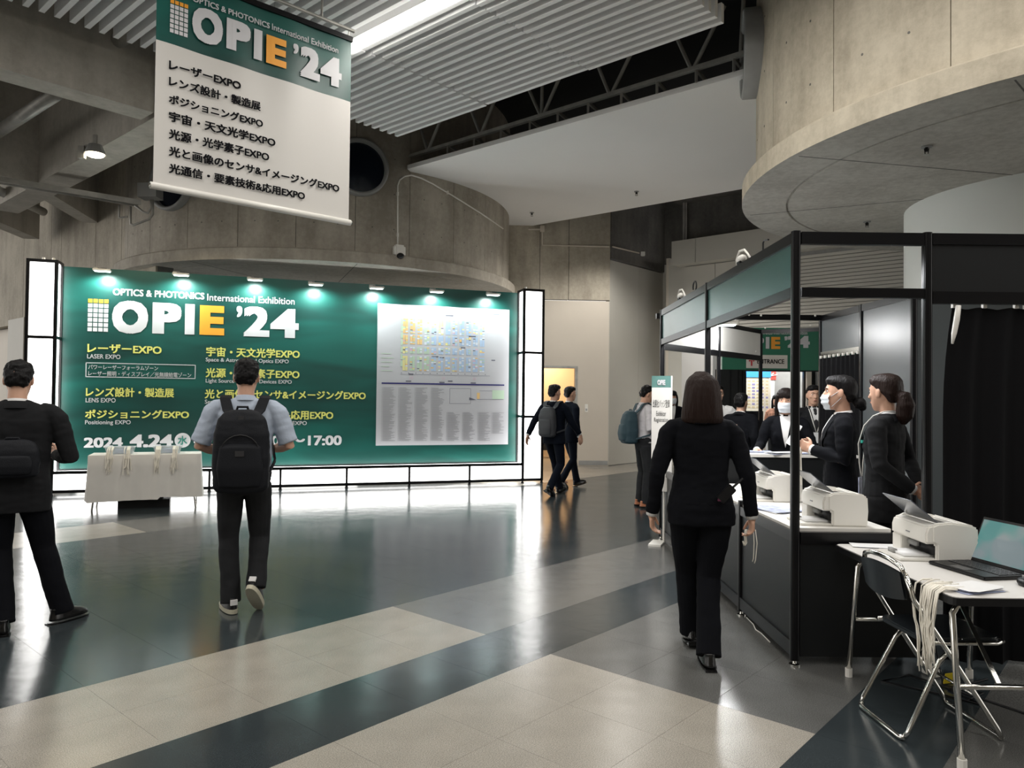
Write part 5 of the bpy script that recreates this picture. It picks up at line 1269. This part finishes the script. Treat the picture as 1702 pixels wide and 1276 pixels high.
            # shirt front and lapels
            def yf(x, z):
                pr = None
                for q0, q1 in zip(rings[:-1], rings[1:]):
                    if q0[2] <= z <= q1[2]: f = (z - q0[2]) / (q1[2] - q0[2]); cy = q0[1] + (q1[1] - q0[1]) * f; rx = q0[3] + (q1[3] - q0[3]) * f; ry = q0[4] + (q1[4] - q0[4]) * f; pr = cy + ry * max(0, 1 - abs(x / rx) ** 2.35) ** (1 / 2.35)
                base = pr if pr is not None else .05
                if fem: 
                    for sx in (-1, 1):
                        t_ = 1 - ((x - sx * .06) / .06) ** 2 - ((z - 1.24) / .06) ** 2
                        if t_ > 0: base = max(base, .075 + .045 * math.sqrt(t_))
                return base
            sf = MB(); n1, n2 = 12, 6; zb0_, zt0 = 1.12, 1.435
            vs = []
            for i in range(n1 + 1):
                z = zb0_ + (zt0 - zb0_) * i / n1; hw = .058 * (i / n1) ** .9 + .003
                for j in range(-n2, n2 + 1): x = hw * j / n2; vs.append(LN(V(x, yf(x, z) + .008, z)))
            fs = [(i * 13 + j, i * 13 + j + 1, i * 13 + 14 + j, i * 13 + 13 + j) for i in range(n1) for j in range(12)]
            sf.add(vs, fs); add('shirt_front', sf, cm)
            la = MB()
            for s in (-1, 1):
                vs = []
                for i in range(n1 + 1):
                    z = zb0_ + (zt0 - zb0_) * i / n1; x0_ = .056 * (i / n1) ** .9; wl__ = .012 + .05 * math.sin(min(1, i / n1 * 1.15) * PI * .62)
                    for j in range(3): x = s * (x0_ + wl__ * j / 2); vs.append(LN(V(x, yf(x, z) + .0125 - .003 * j, z)))
                fs = [(i * 3 + j, i * 3 + j + 1, i * 3 + 4 + j, i * 3 + 3 + j) for i in range(n1) for j in range(2)]
                la.add(vs, fs)
            add('lapel', la, topm)
            if tie is not None:
                ti = MB(); ti.loft([(0, 0, 0, .001, .001)], 4) if 0 else None
                vs = []
                for z, hw in ((1.14, .028), (1.25, .026), (1.38, .016), (1.405, .022), (1.43, .016)):
                    for x in (-hw, 0, hw): vs.append(LN(V(x, yf(x, z) + .013 + (.004 if x == 0 else 0), z)))
                ti.add(vs, [(i * 3 + j, i * 3 + j + 1, i * 3 + 4 + j, i * 3 + 3 + j) for i in range(4) for j in range(2)]); add('tie', ti, tie)
    # ---- face
    if face:
        for s in (-1, 1):
            ey = MB(); ey.ell((s * .031, .0765, 1.597), (.0135, .009, .0075), nu=10, nv=7); add('eye', hx(ey), EYEW)
            ir = MB(); ir.ell((s * .031, .0825, 1.597), (.0062, .0042, .0066), nu=10, nv=7); add('iris', hx(ir), BPL)
            br = MB(); br.tube([(s * .014, .096, 1.616), (s * .032, .093, 1.621), (s * .048, .078, 1.616)], [.003, .0034, .0018], 6); add('eyebrow', hx(br), hairmat)
        if not mask: lm = MB(); lm.ell((0, .0965, 1.526), (.021, .006, .0065), nu=12, nv=7); add('lips', hx(lm), LIP)
        if glasses:
            g_ = MB()
            for s in (-1, 1): g_.tube([(s * .031 + .02 * math.cos(a), .100, 1.597 + .014 * math.sin(a)) for a in [j * PI / 6 for j in range(13)]], .0016, 5); g_.tube([(s * .051, .099, 1.6), (s * .076, .0, 1.598)], .0016, 5)
            g_.tube([(-.011, .1, 1.6), (.011, .1, 1.6)], .0016, 5); add('glasses', hx(g_), BPL)
    if mask:
        mk = MB(); vs = []; n1, n2 = 10, 8
        for i in range(n1 + 1):
            v_ = i / n1; z = 1.468 + .105 * v_
            for j in range(n2 + 1):
                u = -1 + 2 * j / n2; a = u * 1.05; rx = .060 + .016 * math.sin(v_ * PI * .8); ry = .078 + .030 * math.sin(v_ * PI * .72)
                vs.append(V(rx * math.sin(a) * 1.04, .018 + ry * math.cos(a) * 1.0 + .004 * math.sin(v_ * 18), z))
        mk.add(vs, [(i * 9 + j, i * 9 + j + 1, i * 9 + 10 + j, i * 9 + 9 + j) for i in range(n1) for j in range(n2)])
        for s in (-1, 1): mk.tube([(s * .064, .055, 1.56), (s * .078, .0, 1.60), (s * .080, -.02, 1.585), (s * .076, -.01, 1.55), (s * .062, .05, 1.49)], .0018, 5)
        add('face_mask', hx(mk), MASKM)
    # ---- hair
    hm = MB(); 
    cap = lambda pts, p=2.3: hm.loft([(0, (f + b) / 2, z, rx, (f - b) / 2) for z, f, b, rx in pts], 26, p)
    dsp = wr(.004, 28, .4)
    if hair == 'short':
        cap([(1.525, -.045, -.088, .040), (1.545, -.030, -.098, .062), (1.575, -.028, -.106, .0765), (1.60, .02, -.109, .080), (1.635, .055, -.110, .0825), (1.655, .088, -.107, .082), (1.675, .098, -.100, .076), (1.695, .088, -.085, .062), (1.710, .06, -.06, .042), (1.716, .03, -.04, .02)])
        dsp = wr(.010, 30, .9)
    elif hair == 'bob':
        cap([(1.405, .02, -.105, .118), (1.43, .03, -.118, .126), (1.47, .035, -.125, .124), (1.52, .04, -.128, .118), (1.57, .045, -.128, .110), (1.62, .06, -.122, .101), (1.66, .085, -.112, .089), (1.69, .08, -.09, .068), (1.712, .05, -.05, .035), (1.716, .03, -.03, .018)], 2.15)
        dsp = wr(.006, 26, .12)
    elif hair in ('bun', 'pony'):
        cap([(1.52, -.055, -.085, .045), (1.545, -.035, -.100, .062), (1.575, -.015, -.110, .079), (1.595, .040, -.114, .0815), (1.63, .070, -.116, .083), (1.66, .092, -.110, .082), (1.68, .094, -.098, .074), (1.70, .075, -.075, .056), (1.712, .04, -.045, .03)])
        if hair == 'bun': hm.ell((0, -.125, 1.515), (.042, .045, .042)); hm.ell((.02, -.14, 1.49), (.03, .03, .03))
        else: hm.ell((0, -.10, 1.555), (.035, .04, .035)); hm.tube([(0, -.10, 1.565), (0, -.135, 1.555), (0, -.145, 1.50), (0, -.135, 1.43), (0, -.125, 1.38)], [.03, .046, .056, .050, .016], 12)
        dsp = wr(.003, 30, .5)
    elif hair == 'long':
        cap([(1.36, -.06, -.10, .05), (1.42, -.04, -.115, .08), (1.50, -.02, -.118, .085), (1.57, -.012, -.118, .086), (1.605, .0, -.116, .087), (1.635, .05, -.114, .088), (1.655, .092, -.11, .087), (1.68, .097, -.098, .079), (1.70, .08, -.08, .06), (1.713, .04, -.045, .032)])
        for s in (-1, 1): hm.tube([(s * .065, .065, 1.645), (s * .084, .045, 1.58), (s * .086, .02, 1.50), (s * .085, .0, 1.41), (s * .08, -.01, 1.36)], [.018, .020, .022, .024, .012], 10)
        hm.loft([(0, .085, 1.612, .05, .012), (0, .09, 1.64, .062, .014), (0, .08, 1.67, .06, .02)], 16)
    me = fuse(hx(hm), .006 if detail else .012, 1, dsp); add('hair', me, hairmat)
    for o in objs: o.data.transform(S_)
    r['k'] = k
    return r, A, LN, k
def held(name, mb, m, r, **kw):
    """a top-level thing laid out in a person's own axes"""
    o = mb.build(name, m, None, **kw); return o
def to_world(r, mb, k=1.0):
    M = Matrix.Translation(r.location) @ Matrix.Rotation(r.rotation_euler.z, 4, 'Z') @ Matrix.Scale(k, 4)
    mb.v = [M @ v for v in mb.v]; return mb
def backpack(r, k, w, h, d, z, y, m, lab, detail=True, tilt=0, x=0, straps=None, shx=.12):
    b = empty('backpack', r.location, r.rotation_euler.z, label=lab, cat='backpack')
    def bl(mb, name, mm, **kw):
        mb.v = [Matrix.Scale(k, 3) @ v for v in mb.v]; return mb.build(name, mm, b, **kw)
    T = Matrix.Translation((x, y, z)) @ Matrix.Rotation(tilt, 4, 'Y')
    mb = MB(); mb.loft([(0, 0, -h / 2, w * .40, d * .38), (0, 0, -h * .44, w * .48, d * .48), (0, 0, -h * .1, w * .5, d * .5), (0, .0, h * .2, w * .48, d * .45), (0, .01, h * .38, w * .42, d * .38), (0, .015, h * .47, w * .30, d * .27), (0, .015, h / 2, w * .16, d * .14)], 24, 3.2)
    mb.v = [T @ v for v in mb.v]; me = fuse(mb, .012, 2, wr(.004, 10)); 
    for v in me.vertices: v.co *= k
    new_obj('main_bag', me, m, b)
    mb = MB(); mb.loft([(0, -d * .34, -h * .42, w * .36, d * .24), (0, -d * .40, -h * .2, w * .40, d * .26), (0, -d * .36, h * .06, w * .36, d * .22), (0, -d * .30, h * .1, w * .28, d * .14)], 20, 3.2)
    mb.v = [T @ v for v in mb.v]; me = fuse(mb, .012, 2)
    for v in me.vertices: v.co *= k
    new_obj('front_pocket', me, m, b)
    if detail:
        mb = MB(); mb.tube([T @ V(w * .33 * math.cos(a), -d * .44 - .01, -h * .02 + h * .22 * math.sin(a)) for a in [j * PI / 10 for j in range(11)]], .004, 6); bl(mb, 'zip', BPL)
        mb = MB(); mb.box(T @ V(0, -d * .62, -h * .02), (.055, .006, .035)); bl(mb, 'badge_patch', mat('patch_grey', (.03, .03, .033), .4))
        mb = MB(); mb.box(T @ V(0, -d * .3, h * .40), (.035, .01, .025)); bl(mb, 'top_patch', mat('patch_grey', (.03, .03, .033), .4))
    mb = MB(); mb.tube([T @ V(-.04, d * .1, h * .46), T @ V(-.03, d * .08, h * .53), T @ V(.03, d * .08, h * .53), T @ V(.04, d * .1, h * .46)], .009, 8); bl(mb, 'grab_handle', m, smooth=True)
    for s in (-1, 1):
        if straps is not None and s not in straps: continue
        mb = MB(); pts = [V(s * .06 + x, y + d * .3, z + h * .40), V(s * shx * .8, -.115, 1.36), V(s * shx, -.075, 1.435), V(s * shx, 0.0, 1.452), V(s * shx, .07, 1.40), V(s * shx * 1.08, .128, 1.27), V(s * shx * 1.3, .12, 1.12), V(s * .19, .0, 1.02), V(s * .15 + x, y + d * .2, z - h * .35)]
        W_ = [.075, .07, .065, .065, .06, .055, .03, .025, .025]
        vs = []; fs = []
        for i, p in enumerate(pts):
            dn = (V(0, -1, .3), V(0, -.6, .8), V(0, -.4, 1), V(0, .2, 1), V(0, .8, .6), V(0, 1, .1), V(s * .6, .8, 0), V(s, 0, 0), V(s, -.3, 0))[i].normalized() * .012
            t_ = V(1, 0, 0) if i < 6 else V(.3, 0, 1) if i < 7 else V(0, .3, .95)
            for a, c_ in ((-1, 0), (1, 0), (1, 1), (-1, 1)): vs.append(p + t_ * (a * W_[i] / 2) + dn * c_)
        for i in range(len(pts) - 1):
            for q in range(4): fs.append((i * 4 + q, i * 4 + (q + 1) % 4, i * 4 + 4 + (q + 1) % 4, i * 4 + 4 + q))
        mb.add(vs, fs); bl(mb, 'shoulder_strap', m)
    return b
BAGK = mat('bag_black', (.005, .006, .009), .7, spec=.25, bump=.2, bs=150); BAGT = mat('bag_teal', (.020, .05, .065), .7, bump=.2, bs=100); BAGG = mat('bag_grey', (.035, .038, .045), .6, bump=.2, bs=100)
# --- the woman in black walking away in the foreground
_dx = 0
p6, A6, L6, k6 = person('woman with brown bob haircut in a black suit walking away in the foreground', (1.115, 4.36), -4, 1.655, 'f', topm=SUITK, hair='bob', hairmat=HAIRR, detail=2, face=False, hem=.80, wide=1.13,
    arms={-1: dict(e=V(-.262, -.03, 1.10), w=V(-.285, .04, .845), t=V(.35, 1, 0), d=V(.05, .12, -1), curl=.75), 1: dict(e=V(.262, -.05, 1.10), w=V(.30, -.02, .845), t=V(-.1, 1, 0), d=V(-.02, .0, -1), curl=.95)},
    legs={-1: dict(k=V(-.055, .16, .49), a=V(-.01, .24, .10), yaw=0, pitch=-12), 1: dict(k=V(.055, .03, .47), a=V(.02, -.17, .088), yaw=0, pitch=0), 'cuff': .072})
mb = MB(); mb.box((0, 0, 0), (.055, .03, .11), Matrix.Rotation(.75, 3, 'Y')); mb.v = [v + V(.12, -.150, 1.0) for v in mb.v]
to_world(p6, mb, k6); o = mb.build('walkie_talkie', BPL, None, bevel=.004, label='black handheld radio clipped at the back waist of the foreground woman', cat='radio')
mb = MB(); mb.tube([V(.155, -.150, 1.035), V(.215, -.145, 1.09)], .007, 8); to_world(p6, mb, k6); mb.build('antenna', BPL, o)
mb = MB(); mb.box((.082, -.152, .965), (.02, .02, .016)); to_world(p6, mb, k6); mb.build('knob', mat('knob_red', (.10, .02, .05), .5), o)
mb = MB(); wv = A6[1]['w'] + V(-.005, -.01, -.09)
for dx, L_ in ((.0, .15), (.012, .16)): mb.tube([wv + V(.01 + dx, 0, .02), wv + V(.015 + dx * 1.5, 0, -.06), wv + V(.012 + dx, 0, -L_), wv + V(.006 + dx, 0, -L_ - .02)], .003, 5)
for dx in (0, .008): mb.tube([wv + V(-.035 + dx, 0, .02), wv + V(-.04 + dx, 0, -.02), wv + V(-.035 + dx, .004, -.06), wv + V(-.045 + dx, 0, -.075), wv + V(-.05, 0, -.05)], .0045, 5)
to_world(p6, mb, k6); mb.build('hand_lanyard', LANY, None, smooth=True, label='white lanyard with clip dangling from the foreground woman\'s right hand', cat='lanyard')
# --- man with the black backpack
p2, A2, L2_, k2 = person('man in light blue short-sleeved shirt and dark trousers facing the green wall', (-1.86, 5.18), 14, 1.745, 'm', 'shirt', SHIRTB, JEAN, shirt=SHIRTB, hair='short', detail=2, face=False, sleeve=.92, wide=1.06, shoes='sneaker', head=(0, 8, 0),
    arms={-1: dict(e=V(-.29, -.01, 1.12), w=V(-.16, .20, 1.06), t=V(0, .4, 1), d=V(.6, .6, .1), curl=.6), 1: dict(e=V(.29, -.01, 1.12), w=V(.15, .20, 1.08), t=V(0, .4, 1), d=V(-.6, .6, .1), curl=.6)},
    legs={-1: dict(k=V(-.10, .04, .50), a=V(-.075, -.0, .09), yaw=22, pitch=0), 1: dict(k=V(.10, .08, .49), a=V(.09, -.05, .19), yaw=-16, pitch=-45), 'cuff': .066})
backpack(p2, k2, .36, .54, .19, 1.10, -.215, BAGK, 'large black backpack worn by the man in the light blue shirt', shx=.125)
mb = MB(); mb.tube([V(-.225, .09, 1.10), V(-.205, .12, 1.09)], .033, 12); to_world(p2, mb, k2); mb.build('wristwatch', CHROME, None, label='silver watch on the left wrist of the man in blue', cat='watch')
# --- man in suit at the left edge
p1, A1_, L1_, k1 = person('man in black suit standing at the left edge with his back turned', (-3.19, 4.78), 26, 1.70, 'm', topm=SUITG, botm=SUITK, hair='short', detail=2, face=False, hem=.74, wide=1.10, head=(0, 14, 0),
    arms={-1: dict(e=V(-.30, .0, 1.10), w=V(-.14, .22, 1.10), t=V(0, .4, 1), d=V(.6, .6, .2), curl=.6), 1: dict(e=V(.30, -.01, 1.08), w=V(.20, .22, 1.08), t=V(0, .4, 1), d=V(-.4, .8, .2), curl=.6)},
    legs={-1: dict(k=V(-.08, .02, .49), a=V(-.03, -.14, .085), yaw=10, pitch=0), 1: dict(k=V(.16, .03, .49), a=V(.27, .0, .085), yaw=-50, pitch=0), 'cuff': .068})
backpack(p1, k1, .30, .24, .10, 1.09, -.175, BAGK, 'small black shoulder bag across the back of the suited man at the left edge', shx=.10, straps=[], detail=False)
# --- walker with backpack near the right light column
p3, A3, L3_, k3 = person('dark-suited walker with grey backpack passing the right light column', (at(921, 740, 11.55).x, 11.55), -38, 1.71, 'm', topm=SUITN, hair='short', detail=1, face=False, wide=1.02, hem=.80, head=(-10, 0, 0),
    arms={-1: dict(e=V(-.30, -.12, 1.14), w=V(-.36, -.20, .92), t=V(0, 1, 0), d=V(-.1, -.2, -1), curl=.3), 1: dict(e=V(.28, .06, 1.14), w=V(.34, .20, .95), t=V(0, 1, 0), d=V(.2, .3, -1), curl=.3)},
    legs={-1: dict(k=V(-.09, .16, .50), a=V(-.08, .27, .10), yaw=0, pitch=12), 1: dict(k=V(.09, .06, .48), a=V(.07, -.20, .14), yaw=0, pitch=-30)})
backpack(p3, k3, .30, .46, .15, 1.14, -.19, BAGG, 'grey backpack on the walker by the right light column', detail=False)
p4, *_ = person('second walker in dark suit, half hidden behind the one with the backpack', (at(947, 740, 12.6).x, 12.6), -62, 1.70, 'm', topm=SUITN, hair='short', detail=0, wide=.98,
    legs={-1: dict(k=V(-.09, .12, .50), a=V(-.08, .2, .10), yaw=0, pitch=12), 1: dict(k=V(.09, .02, .48), a=V(.07, -.20, .14), yaw=0, pitch=-30)})
# --- man with teal backpack behind the standing sign
p5, A5, L5_, k5 = person('man in pale shirt and dark trousers standing behind the registration sign', (at(1071, 740, 10.4).x, 10.4), -78, 1.70, 'm', 'shirt', SHIRTG, JEAN, shirt=SHIRTG, hair='short', detail=1, sleeve=1.15, shoes='tan', head=(0, 22, 0), wide=1.08,
    arms={-1: dict(e=V(-.25, -.02, 1.12), w=V(-.12, .24, 1.10), t=V(0, .2, 1), d=V(.4, .8, .1), curl=.6), 1: dict(e=V(.26, -.03, 1.11), w=V(.14, .22, 1.06), t=V(0, .2, 1), d=V(-.3, .8, .1), curl=.6)})
backpack(p5, k5, .30, .46, .22, 1.12, -.23, BAGT, 'teal roll-top backpack on the man behind the registration sign', detail=False)
# --- clerks in the booth
p7, A7, L7_, k7 = person('masked clerk with fringe leaning over the high counter inside the booth', (2.66, 7.18), 158, 1.62, 'f', topm=SUITK, hair='long', hairmat=HAIRB, mask=True, detail=1, head=(-4, 4, 0), lean=.12,
    arms={-1: dict(e=V(-.25, .06, 1.13), w=V(-.14, .30, 1.10), t=V(1, .2, .3), d=V(.3, 1, -.1), curl=.35), 1: dict(e=V(.24, .08, 1.13), w=V(.26, .34, 1.09), t=V(-1, .2, .3), d=V(.15, 1, -.1), curl=.35)})
p9, A9, L9_, k9 = person('masked clerk with low bun holding papers, seen from the side in the booth', (2.27, 5.12), 72, 1.675, 'f', topm=SUITK, hair='bun', mask=True, detail=2, wide=1.10, head=(-8, 0, 0),
    arms={-1: dict(e=V(-.235, .0, 1.13), w=V(-.07, .185, 1.19), t=V(.1, .2, 1), d=V(.5, .75, .35), curl=.8), 1: dict(e=V(.25, .0, 1.12), w=V(.10, .19, 1.18), t=V(-.1, .2, 1), d=V(-.45, .8, .3), curl=.8)})
mb = MB(); mb.box((0.02, .30, 1.285), (.11, .004, .16), Matrix.Rotation(.5, 3, 'X') @ Matrix.Rotation(.3, 3, 'Z')); to_world(p9, mb, k9); mb.build('paper_sheet', PAPER, None, label='white sheet held up by the clerk with the low bun', cat='paper')
mb = MB(); rr = random.Random(4)
for i in range(6):
    x = rr.uniform(-.04, .05); y = .265 + rr.uniform(-.02, .02); mb.tube([V(x, y, 1.20), V(x + .006, y + .005, 1.12), V(x + rr.uniform(-.015, .015), y, .98 - rr.random() * .05)], .0038, 5)
to_world(p9, mb, k9); mb.build('held_lanyards', LANY, None, smooth=True, label='white lanyards hanging from the hands of the clerk with the low bun', cat='lanyards', kind='stuff')
p10, A10, L10_, k10 = person('clerk with brown ponytail and white lanyard, hands behind her back', (2.40, 4.76), 44, 1.675, 'f', topm=SUITG, hair='pony', hairmat=HAIRR, detail=2, wide=1.08, head=(-17, 2, 0),
    arms={-1: dict(e=V(-.26, -.06, 1.13), w=V(-.08, -.19, .98), t=V(0, -.3, 1), d=V(1, -.1, -.1), curl=.5), 1: dict(e=V(.26, -.06, 1.13), w=V(.08, -.2, .96), t=V(0, -.3, 1), d=V(-1, -.1, -.1), curl=.5)})
mb = MB(); 
for s in (-1, 1): mb.tube([V(s * .045, -.075, 1.47), V(s * .088, -.02, 1.462), V(s * .092, .04, 1.435), V(s * .085, .10, 1.37), V(s * .06, .145, 1.25), V(s * .03, .15, 1.12), V(s * .008, .145, 1.03)], .0042, 6)
to_world(p10, mb, k10); o = mb.build('neck_lanyard', WPL, None, smooth=True, label='white neck lanyard with badge worn by the clerk with the ponytail', cat='lanyard')
mb = MB(); mb.box((0, .155, .95), (.06, .004, .15)); to_world(p10, mb, k10); mb.build('badge', PAPERB, o)
mb = MB(); mb.box((-.085, .112, 1.265), (.03, .012, .018), Matrix.Rotation(.5, 3, 'Z')); to_world(p10, mb, k10); mb.build('green_pin', LEDM if 0 else mat('pin_green', (.05, .5, .4), .4), None, label='small green pin on the jacket of the clerk with the ponytail', cat='pin')
# --- others further back
TIEB = mat('tie_blue', (.05, .25, .55), .5); TIEK = mat('tie_black', (.015, .015, .018), .5)
p8, A8, L8_, k8 = person('man in charcoal suit and dark tie with badge, facing out beyond the booth', (at(1352, 700, 9.15).x, 9.15), 172, 1.69, 'm', topm=SUITG, hair='short', tie=TIEK, detail=1, head=(0, 0, 0))
mb = MB()
for s in (-1, 1): mb.tube([V(s * .07, .0, 1.455), V(s * .065, .10, 1.38), V(s * .04, .15, 1.25), V(s * .006, .155, 1.14)], .006, 6)
to_world(p8, mb, k8); o = mb.build('neck_lanyard', WPL, None, smooth=True, label='lanyard with large white badge on the man in the charcoal suit', cat='lanyard')
mb = MB(); mb.box((0, .16, 1.07), (.10, .004, .13)); to_world(p8, mb, k8); mb.build('badge', PAPER, o)
p11, *_ = person('man in glasses and light blue tie looking out past the foreground woman', (at(1192, 700, 9.9).x, 9.9), 178, 1.70, 'm', 'shirt', SHIRTW, JEAN, hair='short', detail=1, glasses=True, sleeve=1.9)
mb = MB(); mb.add([V(-.02, .132, 1.43), V(.02, .132, 1.43), V(.03, .138, 1.15), V(0, .138, 1.1), V(-.03, .138, 1.15)], [(0, 1, 2, 3, 4)]); to_world(p11, mb, 1); mb.build('necktie', TIEB, None, label='light blue tie of the man in glasses', cat='tie')
p12, *_ = person('person in black suit bending over beside the entrance, back turned', (at(1225, 700, 9.2).x, 9.2), -40, 1.60, 'm', topm=SUITK, hair='short', detail=0, lean=.25)
p13, *_ = person('masked person in dark suit far behind the registration sign', (at(1117, 700, 13.0).x, 13.0), 178, 1.66, 'f', topm=SUITK, hair='long', mask=True, detail=0)
p14, *_ = person('person in black standing behind the notice board in the hall', (at(1254, 700, 15.6).x, 15.6), 20, 1.70, 'm', topm=SUITK, hair='short', detail=0, face=False)
p15, *_ = person('person in patterned brown top in the hall behind the masked clerk', (at(1291, 700, 14.5).x, 14.5), 150, 1.62, 'f', 'shirt', mat('brown_print', (.35, .16, .10), .8, var=.6, vs=30), JEAN, hair='long', detail=0, sleeve=1.5)
